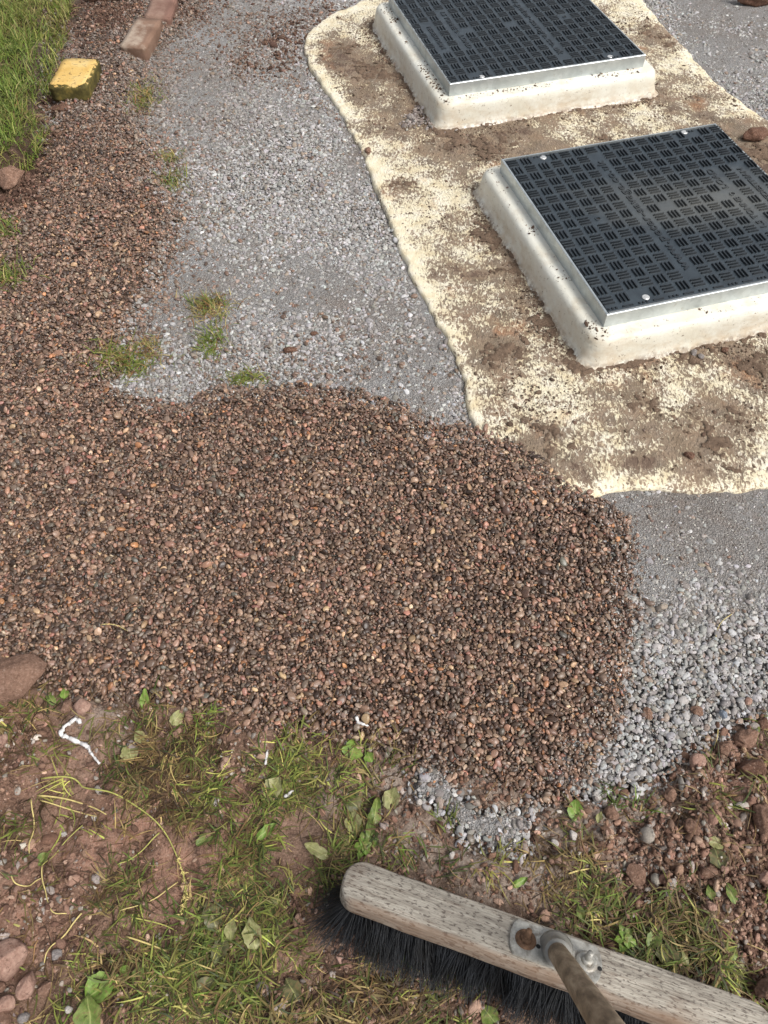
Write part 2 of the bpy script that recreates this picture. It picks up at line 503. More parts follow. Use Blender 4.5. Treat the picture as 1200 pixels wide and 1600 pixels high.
# outer skirt running to the horizon
xs = [-300, -60, -12, -4, X0, gx[-1], 4, 12, 60, 300]; ys = [-300, -60, -12, -3, Y0, gy[-1], 6, 12, 60, 300]
sv = [(x, y, -.02) for y in ys for x in xs]
sf = []
for j in range(9):
    for i in range(9):
        if not (i == 4 and j == 4):
            sf.append((j * 10 + i, j * 10 + i + 1, (j + 1) * 10 + i + 1, (j + 1) * 10 + i))
v2 = np.concatenate([v, np.array(sv)])
f2 = np.concatenate([f, np.array(sf) + nv])
me = mesh('ground', v2, f2)
dark_soil = np.concatenate([(np.maximum(brown_in, sstep(.05, -.02, sdL)) * .7).ravel()[used], np.zeros(len(sv))])  # soil colour darker under the brown gravel and along the lawn edge
me.attributes.new('dark_soil', 'FLOAT', 'POINT').data.foreach_set('value', dark_soil.astype(np.float32))
def put_mask(nm, M):
    a_ = np.concatenate([np.clip(M, 0, 1).ravel()[used], np.zeros(len(sv))])
    me.attributes.new(nm, 'FLOAT', 'POINT').data.foreach_set('value', a_.astype(np.float32))
gm_ = blob((0.2940, 0.3164, 0.0000), .09, .8) + blob((0.4141, 0.2342, 0.0000), .06, .9) + blob((0.0962, 0.2791, 0.0000), .09, .9) + blob((0.1899, 0.2519, 0.0000), .07, .8) + blob((-0.4513, 0.4372, 0.0000), .04, .8) + blob((0.3688, 0.2699, 0.0000), .05, .6) + blob((-0.0782, 0.3117, 0.0000), .03, .6) + sstep(.08, 0, sdP) * .7 + sstep(.07, 0, sdG) * .8
pk_ = blob((-0.2086, 0.2957, 0.0000), .04, 1.2) + blob((-0.2477, 0.2212, 0.0000), .045, 1.2) + blob((-0.3553, 0.3023, 0.0000), .03, 1.1) + blob((-0.5469, 0.3852, 0.0000), .07, .6) + blob((-0.3202, 0.1788, 0.0000), .03, .9) + blob((-0.4310, 0.2255, 0.0000), .05, .6) + blob((0.5176, 0.2342, 0.0000), .10, .5) + blob((0.5746, 0.3751, 0.0000), .06, .6) + blob((-0.5249, 0.1583, 0.0000), .05, .7) + blob((-0.2279, 0.0298, -0.0000), .03, .8)
put_mask('grey', gm_ * (.7 + 1.2 * fbm(GX, GY, .05, 151)))
put_mask('pink', pk_ * (1.1 + 1.2 * fbm(GX, GY, .04, 155)))
tag(link('ground', me, M_SOIL), 'red-brown trodden soil with worn grass', kind='structure')

def mat_dust():
    m = N('grey_stone_dust')
    n1 = m.noise(4, 5, .6); n2 = m.noise(420, 4, .75); n3 = m.voro(330); n4 = m.noise(26, 4, .6)
    c = m.ramp(n1, [(.3, lin(137, 130, 124)), (.48, lin(149, 146, 143)), (.6, lin(159, 158, 157)), (.75, lin(170, 170, 171))])
    c = m.mix(m.ramp(n4, [(.52, 0.0), (.75, .5)]), c, lin(142, 124, 110))
    c = m.mix(m.ramp(n2, [(.35, .55), (.5, 0.0)]), c, lin(104, 98, 92))
    c = m.mix(m.ramp(n2, [(.56, 0.0), (.7, .5)]), c, lin(205, 202, 198))
    n5 = m.noise(150, 4, .7)
    c = m.mix(m.ramp(n5, [(.36, .5), (.5, 0.0)]), c, lin(112, 104, 96))
    b = m.math('ADD', m.math('MULTIPLY', n2, .7), m.math('ADD', n3, n5))
    return m.fin(c, .95, m.bump(b, 1.0, .005), spec=.2)
M_DUST = mat_dust()
keep = (bed_in > .01) & (sdS > -.03)
v, f, used = grid_mesh('bed', np.where(bed_in < .999, dust - .05 * (1 - bed_in), dust), keep)
tag(link('gravel_path', mesh('gravel_path', v, f), M_DUST), 'compacted grey stone dust path beside the tank top', kind='structure')

# ------------------------------------------------------------------ tank top slab
def resample(poly, step):
    p = np.asarray(poly); q = np.roll(p, -1, 0); out = []
    for a, b in zip(p, q):
        n = max(1, int(np.hypot(*(b - a)) / step))
        for t in range(n): out.append(a + (b - a) * t / n)
    return np.array(out)
def smooth_loop(p, k):
    for _ in range(k): p = (np.roll(p, 1, 0) + 2 * p + np.roll(p, -1, 0)) / 4
    return p
def inward(p):
    t = np.roll(p, -1, 0) - np.roll(p, 1, 0)
    t /= np.linalg.norm(t, axis=1)[:, None]
    n = np.c_[-t[:, 1], t[:, 0]]
    ar = .5 * np.sum(p[:, 0] * np.roll(p[:, 1], -1) - np.roll(p[:, 0], -1) * p[:, 1])
    return n if ar > 0 else -n

def mat_slab():
    m = N('dirty_cream_fibreglass')
    rim = m.attr('rim', out='Fac')
    fl = m.noise(165, 3, .55, m.vec((1.0, .55, 1), (0, 0, R(-62))), .7)    # rolled strand texture
    fine = m.noise(330, 3, .6)
    big = m.noise(3.0, 5, .62)
    mid = m.noise(13, 5, .7)
    clean = m.ramp(m.noise(24, 4), [(.3, lin(206, 190, 156)), (.5, lin(221, 211, 184)), (.62, lin(226, 218, 198)), (.8, lin(206, 182, 142))])
    dirt = m.ramp(m.noise(17, 4), [(.3, lin(92, 76, 63)), (.55, lin(122, 102, 84)), (.8, lin(120, 90, 68))])
    cover = m.math('ADD', m.math('MULTIPLY', big, .9), m.math('MULTIPLY', mid, .75))      # ~ .82 mean
    h = m.math('ADD', m.math('MULTIPLY', fl, .75), m.math('MULTIPLY', fine, .25))
    k = m.math('SUBTRACT', m.math('ADD', m.math('MULTIPLY', cover, .95), -.31), m.math('MULTIPLY', h, 1.0))
    k = m.math('SUBTRACT', k, m.math('MULTIPLY', rim, .10))
    k = m.math('ADD', k, m.math('MULTIPLY', m.attr('smear', out='Fac'), .20))
    mask = m.ramp(m.math('ADD', k, .5), [(.43, 0.0), (.545, .9)])
    # caked soil where the layer is thick
    cake = m.ramp(m.math('SUBTRACT', cover, m.math('MULTIPLY', h, .35)), [(.76, 0.0), (.82, .95)])
    c = m.mix(mask, clean, dirt)
    c = m.mix(m.math('MULTIPLY', cake, m.math('SUBTRACT', 1.0, m.math('MULTIPLY', rim, .7))), c, m.mix(m.noise(60, 4), lin(78, 62, 52), lin(116, 96, 82)))
    rust = m.ramp(m.noise(6.5, 4, .6, m.vec((1, 1, 1), (0, 0, 1), loc=(4, 1, 0))), [(.6, 0.0), (.72, .45)])
    c = m.mix(rust, c, lin(168, 112, 70))
    return m.fin(c, m.ramp(mask, [(0, .55), (1, .9)]), m.bump(m.math('MULTIPLY', h, m.math('SUBTRACT', 1.0, m.math('MULTIPLY', rim, .7))), 1.0, .010), spec=.35)
M_SLAB = mat_slab()
def mat_grp():
    m = N('cream_gelcoat')
    n = m.noise(6, 5, .6); s = m.noise(110, 4, .75); st = m.noise(10, 5, .65, m.vec((1, 1, 2.5)))
    c = m.ramp(n, [(.3, lin(202, 197, 180)), (.55, lin(213, 211, 199)), (.75, lin(219, 218, 209))])
    c = m.mix(m.ramp(st, [(.52, 0.0), (.75, .6)]), c, lin(168, 146, 114))
    z = m.sep(m.tc.outputs['Object'], 2)
    low = m.ramp(z, [(.0, .6), (.05, .1), (.066, 0.0)])
    c = m.mix(m.math('MULTIPLY', low, m.ramp(m.noise(28, 5, .7), [(.36, 0.0), (.62, 1.0)])), c, lin(170, 140, 100))
    foot = m.ramp(z, [(.0, .9), (.012, 0.0)])
    c = m.mix(m.math('MULTIPLY', foot, m.ramp(m.noise(90, 4, .7), [(.4, 0.0), (.55, 1.0)])), c, lin(110, 90, 72))
    c = m.mix(m.ramp(s, [(.62, 0.0), (.67, .85)]), c, lin(104, 86, 70))
    c = m.mix(m.ramp(m.noise(7, 4, .6, m.vec(loc=(3, 7, 2))), [(.64, 0.0), (.72, .6)]), c, lin(160, 104, 72))
    return m.fin(c, m.ramp(st, [(.4, .30), (.7, .6)]), m.bump(m.math('ADD', m.noise(35, 4, .6), m.math('MULTIPLY', m.noise(220, 3), .2)), .4, .005), spec=.45)
M_GRP = mat_grp()

tank = empty('tank_top', (float(COVER_A[0] - .1), float(COVER_A[1] + .4), 0))
tag(tank, 'cream fibreglass tank top with rough dirty surface and two raised upstands', 'tank top')
tl = np.array(tank.location)
ol = smooth_loop(resample(SLAB, .012), 6)
nin = inward(ol)
s_ = np.cumsum(np.r_[0, np.linalg.norm(np.diff(ol, axis=0), axis=1)])
wob = .007 * fbm(ol[:, 0], ol[:, 1], .06, 71, 3) + .008 * fbm(ol[:, 0], ol[:, 1], .026, 75, 3, .7)
ol = ol + nin * wob[:, None]
prof = [(.0, -.06, 1), (-.002, -.02, 1), (0, -.007, 1), (.003, -.002, 1), (.009, -.0004, 1), (.022, .0002, .8), (.045, 0, .3), (.075, 0, 0)]
vv = []; rr = []
n = len(ol)
nin_s = inward(smooth_loop(ol, 30))
for d, z, rmv in prof:
    p = ol + nin_s * d
    zz = z + (.0025 * fbm(p[:, 0], p[:, 1], .06, 81, 3) if d > .001 else 0)
    vv.append(np.c_[p, np.ones(n) * zz]); rr.append(np.full(n, rmv))
vv = np.concatenate(vv); rr = np.concatenate(rr)
ff = []
for k in range(len(prof) - 1):
    for i in range(n):
        j = (i + 1) % n
        q = (k * n + i, k * n + j, (k + 1) * n + j, (k + 1) * n + i)
        ff.append(q)
SOILED = [((0.1951, 2.1649, 0.0000)[:2], .05, 1), ((0.3124, 2.1209, 0.0000)[:2], .06, 1), ((0.0567, 2.2345, 0.0000)[:2], .03, .8), ((0.0488, 1.9242, 0.0000)[:2], .03, .9), ((0.2942, 1.6928, 0.0000)[:2], .05, 1), ((0.3520, 1.5460, 0.0000)[:2], .05, 1.1), ((0.3973, 1.3738, 0.0000)[:2], .05, 1.1),
        ((0.4278, 1.2545, 0.0000)[:2], .03, 1), ((0.2668, 1.2891, 0.0000)[:2], .045, 1), ((0.7453, 1.1053, 0.0000)[:2], .03, .8), ((0.6828, 1.0172, 0.0000)[:2], .05, .8), ((0.3414, 1.0172, 0.0000)[:2], .04, .9), ((-0.0512, 2.5603, 0.0000)[:2], .06, .9), ((-0.1271, 2.7104, 0.0000)[:2], .04, .8), ((0.0203, 2.5192, 0.0000)[:2], .05, 1),
        ((0.9293, 2.1649, 0.0000)[:2], .06, .9), ((0.6505, 2.1649, 0.0000)[:2], .05, .8), ((0.9674, 2.7780, 0.0000)[:2], .07, .9), ((1.0641, 2.4006, 0.0000)[:2], .05, .8), ((0.6854, 1.2585, 0.0000)[:2], .03, 1.0), ((0.8297, 1.2385, 0.0000)[:2], .04, .7), ((1.0685, 2.0977, 0.0000)[:2], .05, 1.1), ((0.5556, 1.1053, 0.0000)[:2], .05, .6)]
SMEARED = [((0.4275, 2.1649, 0.0000)[:2], .16, .7), ((0.1819, 2.0812, 0.0000)[:2], .09, .8), ((0.3674, 1.4749, 0.0000)[:2], .10, .8), ((0.6914, 1.0518, 0.0000)[:2], .13, .7), ((-0.0197, 2.4006, 0.0000)[:2], .10, .7), ((0.9729, 2.5192, 0.0000)[:2], .14, .6), ((0.2570, 1.2585, 0.0000)[:2], .08, .6), ((0.4941, 1.1421, 0.0000)[:2], .08, .5), ((1.0827, 2.1821, 0.0000)[:2], .10, .8)]
inner = vv[(len(prof) - 1) * n:]
lo, hi = inner[:, :2].min(0), inner[:, :2].max(0)
qx, qy = np.meshgrid(np.arange(lo[0], hi[0], .022), np.arange(lo[1], hi[1], .022))
q = np.c_[qx.ravel(), qy.ravel()] + rng.uniform(-.004, .004, (qx.size, 2))
q = q[sdist(q[:, 0], q[:, 1], inner[:, :2]) < -.012]
from mathutils.geometry import delaunay_2d_cdt
cv, _, cf, cov, _, _ = delaunay_2d_cdt([Vector(t) for t in np.vstack([inner[:, :2], q])], [(t, (t + 1) % n) for t in range(n)], [], 1, 1e-6)
off = len(vv) - n
cv = np.array([tuple(t) for t in cv])
mapid = [off + cov[t][0] if cov[t] and cov[t][0] < n else None for t in range(len(cv))]
extra = [t for t in range(len(cv)) if mapid[t] is None]
for k_, t in enumerate(extra): mapid[t] = len(vv) + k_
ez = .0025 * fbm(cv[extra][:, 0], cv[extra][:, 1], .06, 81, 3)
ez = ez + .003 * fbm(cv[extra][:, 0], cv[extra][:, 1], .14, 84, 2)
vv = np.vstack([vv, np.c_[cv[extra], ez]])
rr = np.r_[rr, np.zeros(len(extra))]
ff += [tuple(mapid[t] for t in fc) for fc in cf]
smear = np.zeros(len(vv))
for (cx_, cy_), r_, k_ in SMEARED + [(c_, r2 * 1.3, k2) for c_, r2, k2 in SOILED]:
    smear = np.maximum(smear, k_ * np.exp(-((vv[:, 0] - cx_) ** 2 + (vv[:, 1] - cy_) ** 2) / (2 * r_ * r_)))
smear = np.maximum(smear, .75 * np.exp(-np.maximum(np.minimum(plinth_sd(vv[:, 0], vv[:, 1], COVER_A), plinth_sd(vv[:, 0], vv[:, 1], COVER_B)) - .055, 0) / .03))
me = mesh('slab', vv - tl, ff)
me.attributes.new('smear', 'FLOAT', 'POINT').data.foreach_set('value', smear.astype(np.float32))
bm = bmesh.new(); bm.from_mesh(me); bmesh.ops.recalc_face_normals(bm, faces=bm.faces)
bm.to_mesh(me); bm.free()
me.polygons.foreach_set('use_smooth', [True] * len(me.polygons))
me.attributes.new('rim', 'FLOAT', 'POINT').data.foreach_set('value', rr.astype(np.float32))
link('slab', me, M_SLAB, tank)

def rounded_square(half, rad, per=8, edge=26):
    pts = []
    c = half - rad
    for q in range(4):
        a0 = q * math.pi / 2
        cx, cy = [(c, c), (-c, c), (-c, -c), (c, -c)][q]
        for k in range(per + 1):
            a = a0 + k / per * math.pi / 2
            pts.append((cx + rad * math.cos(a), cy + rad * math.sin(a)))
        a = a0 + math.pi / 2
        nx_, ny_ = [(-c, c), (-c, -c), (c, -c), (c, c)][q]
        x0, y0 = pts[-1]
        x1, y1 = nx_ + rad * math.cos(a), ny_ + rad * math.sin(a)
        for k in range(1, edge): pts.append((x0 + (x1 - x0) * k / edge, y0 + (y1 - y0) * k / edge))
    return np.array(pts)

def upstand(center, seed):
    prof = [(.061, -.004, .026), (.0545, .0025, .024), (.0485, .009, .024), (.0450, .024, .025), (.0425, .045, .026), (.0405, .056, .026), (.0370, .0635, .025), (.0315, .0682, .022), (.0255, .0696, .018), (.004, .0698, .01), (-.05, .0698, .005), (-.06, .03, .005)]
    vv = []
    for d, z, rad in prof:
        p = rounded_square(.31 + d, rad + .012)
        k = .010 if z < .006 else (.004 if z < .02 else .0022)
        nrm = p / np.linalg.norm(p, axis=1)[:, None]
        p = p + nrm * (k * fbm(p[:, 0], p[:, 1], .03 if z < .02 else .12, seed, 3))[:, None]
        vv.append(np.c_[p, np.full(len(p), z) + (.0012 * fbm(p[:, 0], p[:, 1], .07, seed + 9, 2) if .02 < z else 0)])
    n = len(vv[0]); ff = []
    for k in range(len(prof) - 1):
        for i in range(n):
            j = (i + 1) % n
            ff.append((k * n + i, k * n + j, (k + 1) * n + j, (k + 1) * n + i))
    me = mesh('upstand', np.concatenate(vv), ff)
    return link('upstand', me, M_GRP, tank, loc=Vector((center[0], center[1], 0)) - tank.location, rot=(0, 0, YAW))
upstand(COVER_A, 101)
upstand(COVER_B, 131)

# ------------------------------------------------------------------ manhole covers
def box_into(bm, x0, x1, y0, y1, z0, z1, rot=0.0, center=None, taper=0.0):
    c = Vector(((x0 + x1) / 2, (y0 + y1) / 2, 0)) if center is None else Vector(center)
    vs_ = []
    for z, t in ((z0, 0), (z1, taper)):
        for x, y in ((x0 + t, y0 + t), (x1 - t, y0 + t), (x1 - t, y1 - t), (x0 + t, y1 - t)):
            vs_.append(bm.verts.new((x, y, z)))
    q = [(3, 2, 1, 0), (4, 5, 6, 7), (0, 1, 5, 4), (1, 2, 6, 5), (2, 3, 7, 6), (3, 0, 4, 7)]
    for f_ in q: bm.faces.new([vs_[i] for i in f_])

def mat_galv():
    m = N('galvanised_steel')
    v1 = m.voro(55, out=1); n = m.noise(14, 5, .65)
    c = m.mix(.25, m.ramp(n, [(.3, lin(168, 174, 174)), (.6, lin(200, 206, 206)), (.75, lin(214, 216, 212))]), m.ramp(v1, [(0, lin(160, 168, 170)), (1, lin(220, 226, 228))]))
    c = m.mix(m.ramp(m.noise(40, 4, .7), [(.64, 0.0), (.75, .6)]), c, lin(150, 140, 126))
    return m.fin(c, m.ramp(n, [(.3, .5), (.7, .33)]), m.bump(n, .15, .002), metal=.75)
M_GALV = mat_galv()
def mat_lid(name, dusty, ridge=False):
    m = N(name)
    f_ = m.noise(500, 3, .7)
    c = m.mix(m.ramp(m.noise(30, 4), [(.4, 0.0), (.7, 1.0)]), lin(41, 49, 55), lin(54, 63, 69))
    if ridge: c = m.mix(m.ramp(m.noise(90, 4, .7), [(.5, 0.0), (.7, 1.0)]), lin(28, 33, 37), lin(44, 50, 55))  # ridges painted darker than the plate to imitate shade along their edges
    if dusty:
        # pale dried-mud smear across the lid, in world metres so plate and ridges share it
        g = m.t.nodes.new('ShaderNodeNewGeometry')
        vm = m.t.nodes.new('ShaderNodeVectorMath'); vm.operation = 'SUBTRACT'
        m.set(vm.inputs[0], g.outputs['Position']); vm.inputs[1].default_value = (COVER_A[0] + .10, COVER_A[1] + .03, LID_Z)
        mp = m.t.nodes.new('ShaderNodeMapping'); mp.vector_type = 'POINT'
        mp.inputs['Rotation'].default_value = (0, 0, R(-80)); mp.inputs['Scale'].default_value = (2.6, 6.5, 1)
        m.t.links.new(vm.outputs[0], mp.inputs[0])
        ln = m.t.nodes.new('ShaderNodeVectorMath'); ln.operation = 'LENGTH'
        m.t.links.new(mp.outputs[0], ln.inputs[0])
        n = m.noise(1.6, 5, .65, mp.outputs[0])
        k = m.math('SUBTRACT', m.math('ADD', n, .48), m.math('MULTIPLY', ln.outputs['Value'], .75))
        dm = m.ramp(k, [(.3, 0.0), (.9, .22 if not ridge else .12)])
        c = m.mix(dm, c, lin(150, 146, 134))
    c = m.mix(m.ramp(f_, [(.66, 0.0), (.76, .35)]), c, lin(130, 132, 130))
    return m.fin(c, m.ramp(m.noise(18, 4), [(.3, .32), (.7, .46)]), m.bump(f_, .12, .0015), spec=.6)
M_LID = mat_lid('black_composite', False)
M_LID_DUSTY = mat_lid('dusty_black_composite', True)
M_RIDGE = mat_lid('shaded_black_ridge', False, True)
M_RIDGE_DUSTY = mat_lid('dusty_shaded_ridge', True, True)
def mat_screw():
    m = N('bright_screw')
    n = m.noise(300, 3)
    return m.fin(m.ramp(n, [(.3, lin(190, 190, 188)), (.7, lin(226, 226, 222))]), .35, metal=.6)
M_SCREW = mat_screw()
def mat_plain(name, col, rough=.8, metal=0.0, nz=.2, scale=80):
    m = N(name)
    n = m.noise(scale, 4, .6)
    c = m.mix(1.0, col, m.ramp(n, [(.3, 1 - nz), (.7, 1 + nz)]), 'MULTIPLY')
    return m.fin(c, rough, m.bump(n, .2, .001), metal=metal, spec=.4)
M_SLOT = mat_plain('slot_dark', lin(30, 30, 30))

HALF = .31
def frame_mesh():
    bm = bmesh.new()
    t, z0, z1 = .0045, .0, .035
    for (a, b) in ((HALF, HALF - t),):
        ring = []
        for h_, z in ((a + .0, z0), (a, z1 - .001), (a - .001, z1), (b, z1), (b, z0 + .004), (b - .018, z0 + .004)):
            ring.append([bm.verts.new((x * h_, y * h_, z)) for x, y in ((-1, -1), (1, -1), (1, 1), (-1, 1))])
        for r0, r1 in zip(ring[:-1], ring[1:]):
            for i in range(4):
                j = (i + 1) % 4
                bm.faces.new((r0[i], r0[j], r1[j], r1[i]))
    # a bead of sealant along the foot of the frame
    return bm_mesh(bm, 'frame')

def lid_mesh():
    bm = bmesh.new()
    h = HALF - .008
    ring = []
    for hh, z in ((h - .002, .006), (h, .012), (h, .0320), (h - .0012, .0332)):
        ring.append([bm.verts.new((x * hh, y * hh, z)) for x, y in ((-1, -1), (1, -1), (1, 1), (-1, 1))])
    for r0, r1 in zip(ring[:-1], ring[1:]):
        for i in range(4):
            j = (i + 1) % 4
            bm.faces.new((r0[i], r0[j], r1[j], r1[i]))
    bm.faces.new(ring[-1])
    return bm_mesh(bm, 'lid')

TOP = .0332
def block_mesh(nb=3):
    bm = bmesh.new()
    for k in range(nb):
        y = (k - (nb - 1) / 2) * .0094
        box_into(bm, -.0135, .0135, y - .0019, y + .0019, 0, .0042, taper=.0007)
    return bm_mesh(bm, 'tread_block')

def disc_mesh(name, r, h, n=20, dome=0.0):
    bm = bmesh.new()
    rings = []
    for rr_, z in ((r, 0), (r, h * .6), (r * .86, h)):
        rings.append([bm.verts.new((rr_ * math.cos(2 * math.pi * i / n), rr_ * math.sin(2 * math.pi * i / n), z)) for i in range(n)])
    for a, b in zip(rings[:-1], rings[1:]):
        for i in range(n): bm.faces.new((a[i], a[(i + 1) % n], b[(i + 1) % n], b[i]))
    top = bm.verts.new((0, 0, h + dome))
    for i in range(n): bm.faces.new((rings[-1][i], rings[-1][(i + 1) % n], top))
    return bm_mesh(bm, name)

def ring_mesh(name, r0, r1, h, n=24):
    bm = bmesh.new()
    rings = []
    for rr_, z in ((r1, 0), (r1 * .93, h), (r0 * 1.06, h), (r0, 0), (r0, .0003)):
        rings.append([bm.verts.new((rr_ * math.cos(2 * math.pi * i / n), rr_ * math.sin(2 * math.pi * i / n), z)) for i in range(n)])
    for a, b in zip(rings[:-1], rings[1:]):
        for i in range(n): bm.faces.new((a[i], a[(i + 1) % n], b[(i + 1) % n], b[i]))
    return bm_mesh(bm, name)

def text_mesh(body, size, spacing, extrude, fit=None):
    c = bpy.data.curves.new('lettering', 'FONT')
    c.body = body
    c.size = size
    c.space_character = spacing
    c.extrude = extrude
    c.align_x = 'LEFT'
    c.align_y = 'CENTER'
    c.resolution_u = 3
    c.offset = .0006
    o = bpy.data.objects.new('lettering', c)
    COL.objects.link(o)
    bpy.context.view_layer.update()
    me = bpy.data.meshes.new_from_object(o.evaluated_get(bpy.context.evaluated_depsgraph_get()))
    me.name = 'lettering'
    bpy.data.objects.remove(o)
    if fit:
        xs_ = [q.co.x for q in me.vertices]
        k = fit / (max(xs_) - min(xs_)); x0 = min(xs_)
        for q in me.vertices: q.co.x = (q.co.x - x0) * k
    return me

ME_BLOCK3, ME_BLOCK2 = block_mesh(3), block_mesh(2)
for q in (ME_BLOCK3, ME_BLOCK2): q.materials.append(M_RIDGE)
ME_SCREW = disc_mesh('screw', .0085, .0022, dome=.0006); ME_SCREW.materials.append(M_SCREW)
bm = bmesh.new(); box_into(bm, -.0062, .0062, -.0008, .0008, .0022, .0031); ME_SLOT = bm_mesh(bm, 'slot'); ME_SLOT.materials.append(M_SLOT)
ME_EYE = ring_mesh('lifting_eye', .005, .0082, .0022); ME_EYE.materials.append(M_LID)
ME_HOLE = disc_mesh('hole', .0052, .0008); ME_HOLE.materials.append(M_SLOT)
ME_URL = text_mesh('www.peter-savage.co.uk', .030, 1.12, .0014, .455)
ME_TON = text_mesh('1.5 TONNE', .022, 1.05, .0012, .125)
ME_LOAD = text_mesh('LOAD', .022, 1.05, .0012, .085)
ME_PED = text_mesh('PEDESTRIAN', .020, 1.0, .0012, .150)
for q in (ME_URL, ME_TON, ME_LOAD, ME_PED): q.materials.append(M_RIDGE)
ME_FRAME = frame_mesh(); ME_FRAME.materials.append(M_GALV)
ME_LID = lid_mesh(); ME_LID.materials.append(M_LID)
def grip_mesh():
    bm = bmesh.new()
    for j, v0 in ((0, .0165), (1, .6035)):
        for i in range(17):
            u = .021 + .0365 * i
            if i % 2 == 0:
                for k in (-1, 0, 1): box_into(bm, u + k * .0088 - .0023 - .31, u + k * .0088 + .0023 - .31, v0 - .003 - .31, v0 + .003 - .31, 0, .0026, taper=.0006)
            else:
                box_into(bm, u - .0125 - .31, u + .0125 - .31, v0 - .0022 - .31, v0 + .0022 - .31, 0, .0026, taper=.0006)
    return bm_mesh(bm, 'edge_grip')
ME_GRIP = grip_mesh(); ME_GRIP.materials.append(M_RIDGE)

_copies = {}
def manhole_cover(center, rot, label, dusty=False):
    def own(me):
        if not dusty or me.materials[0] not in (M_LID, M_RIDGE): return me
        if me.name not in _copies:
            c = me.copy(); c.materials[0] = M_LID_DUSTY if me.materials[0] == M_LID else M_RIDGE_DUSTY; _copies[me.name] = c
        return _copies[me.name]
    root = empty('manhole_cover', (float(center[0]), float(center[1]), .07), (0, 0, rot))
    tag(root, label, 'manhole cover', 'black manhole covers on the tank top')
    link('frame', ME_FRAME, None, root, smooth=False)
    lid = link('lid', own(ME_LID), None, root, smooth=False)
    def sub(name, me, u, v, rz=0.0, z=TOP, par=lid):
        return link(name, own(me), None, par, smooth=False, loc=(u - .31, v - .31, z), rot=(0, 0, rz))
    for i in range(17):
        for j in range(17):
            u = .021 + .0365 * i; v = .0425 + .03445 * j
            if i == 6 and 1 <= j <= 15: continue
            if i == 13 and 4 <= j <= 11: continue
            if i == 15 and 6 <= j <= 11: continue
            if (i, j) in ((2, 0), (2, 16), (14, 0), (14, 16), (8, 8), (3, 8), (12, 8)): continue
            half = (i, j) in ((3, 0), (3, 16), (13, 0), (13, 16))
            q = sub('tread_block', ME_BLOCK2 if half else ME_BLOCK3, u + (.004 if half else 0), v, 0 if (i + j) % 2 == 0 else math.pi / 2)
    for u, v in ((.107, .030), (.107, .598), (.517, .604), (.517, .030)):
        s = sub('screw', ME_SCREW, u, v, rng.uniform(.4, 1.4))
        s['label'] = 'bright slotted screw head'
    sub('edge_grip', ME_GRIP, .31, .31)
    for u in (.130, .492):
        sub('lifting_eye', ME_EYE, u, .318)
        sub('keyhole', ME_HOLE, u, .318, z=TOP + .0001)
    # lettering reads away from the front edge
    sub('lettering', ME_URL, .2395, .088, math.pi / 2, TOP + .0006)
    sub('lettering', ME_TON, .494, .178, math.pi / 2, TOP + .0006)
    sub('lettering', ME_LOAD, .490, .345, math.pi / 2, TOP + .0006)
    sub('lettering', ME_PED, .568, .262, math.pi / 2, TOP + .0006)
    return root
manhole_cover(COVER_A, YAW, 'black ribbed manhole cover with a pale dusty smear, the nearer of the two', True)
manhole_cover(COVER_B, YAW + math.pi, 'clean black ribbed manhole cover without smear on the farther upstand')

# ------------------------------------------------------------------ gravel
C_BROWN = proto_collection('pebble', 9, M_PEB, 300, rough=.17, facets=4, hard=.97)
C_GREY = proto_collection('grey_pebble', 8, M_GPEB, 340, rough=.16, facets=4, hard=.95)
C_CRUMB = proto_collection('crumb', 6, M_CRUMB, 380, sub=2, rough=.2, facets=6, hard=.9, lumps=.12)

def sizes(n, mean, sig, lo, hi):
    a = np.clip(np.exp(rng.normal(math.log(mean), sig, n)), lo, hi)
    return a * 1.08, a * rng.uniform(.52, .88, n), a * rng.uniform(.34, .62, n)

# grey bed
blocked = (sdS < .004) | (sdA < .06)
Wg = sstep(.02, -.02, np.minimum(sdG, sdP)) * (sdB > -.05) * (1 - blocked)
near = sstep(1.05, .75, GY)
dg = sampler(Wg * (1 + 0 * near))
area = Wg.sum() * CR * CR
n = int(area * 1e6 / 36 * 1.15)
a, b, c = sizes(n, .0037, .36, .0018, .0095)
pos, rot = deposit(n, dg, a, b, c, K=3, sink=.45, tilt=.18)
big_ = 1 + .05 * sstep(1.1, .7, pos[:, 1])
ti = palette(n, [(140, 137, 134), (155, 153, 151), (125, 120, 115), (168, 167, 166), (142, 128, 116)], [4, 5, 3, 2, 1.0], .16)
brn = sstep(1.7, 2.6, pos[:, 1]) * sstep(-.1, -.75, pos[:, 0])
ti = ti * (1 - .45 * brn[:, None] * np.array([.85, 1, 1.1]))
tag(scatter('grey_gravel', C_GREY, 8, pos, rot, np.c_[a, b, c] * big_[:, None], ti), 'dusty grey pea gravel packed into the path', 'gravel', kind='stuff')
print('grey', n)

# brown spread
Wb = np.where(GY > 1.3, sstep(.05, -.14, sdB), sstep(.012, -.012, sdB)) * (sdA > .06) * sstep(.02, .06, sdL + .05 * fbm(GX, GY, .06, 17))
thin = 1 - .35 * sstep(2.0, 2.6, GY)
db = sampler(Wb * thin)
area = (Wb * thin).sum() * CR * CR
n = int(area * 1e6 / 29 * 1.7)
a, b, c = sizes(n, .0033, .36, .0015, .0098)
pos, rot = deposit(n, db, a, b, c * 1.1, K=4, sink=.5, tilt=.38, peak=.5)
ti = palette(n, [(104, 86, 73), (128, 108, 93), (86, 70, 60), (150, 128, 110), (152, 121, 102), (160, 118, 84), (176, 152, 122), (122, 111, 99), (94, 94, 86), (148, 110, 97), (194, 178, 154), (66, 54, 46)],
             [6, 6, 5, 4.5, 2.6, .5, .8, 3.8, .4, 1.0, .10, 4], .24)
gr = (sstep(1.75, 2.5, pos[:, 1]) * .55)[:, None]
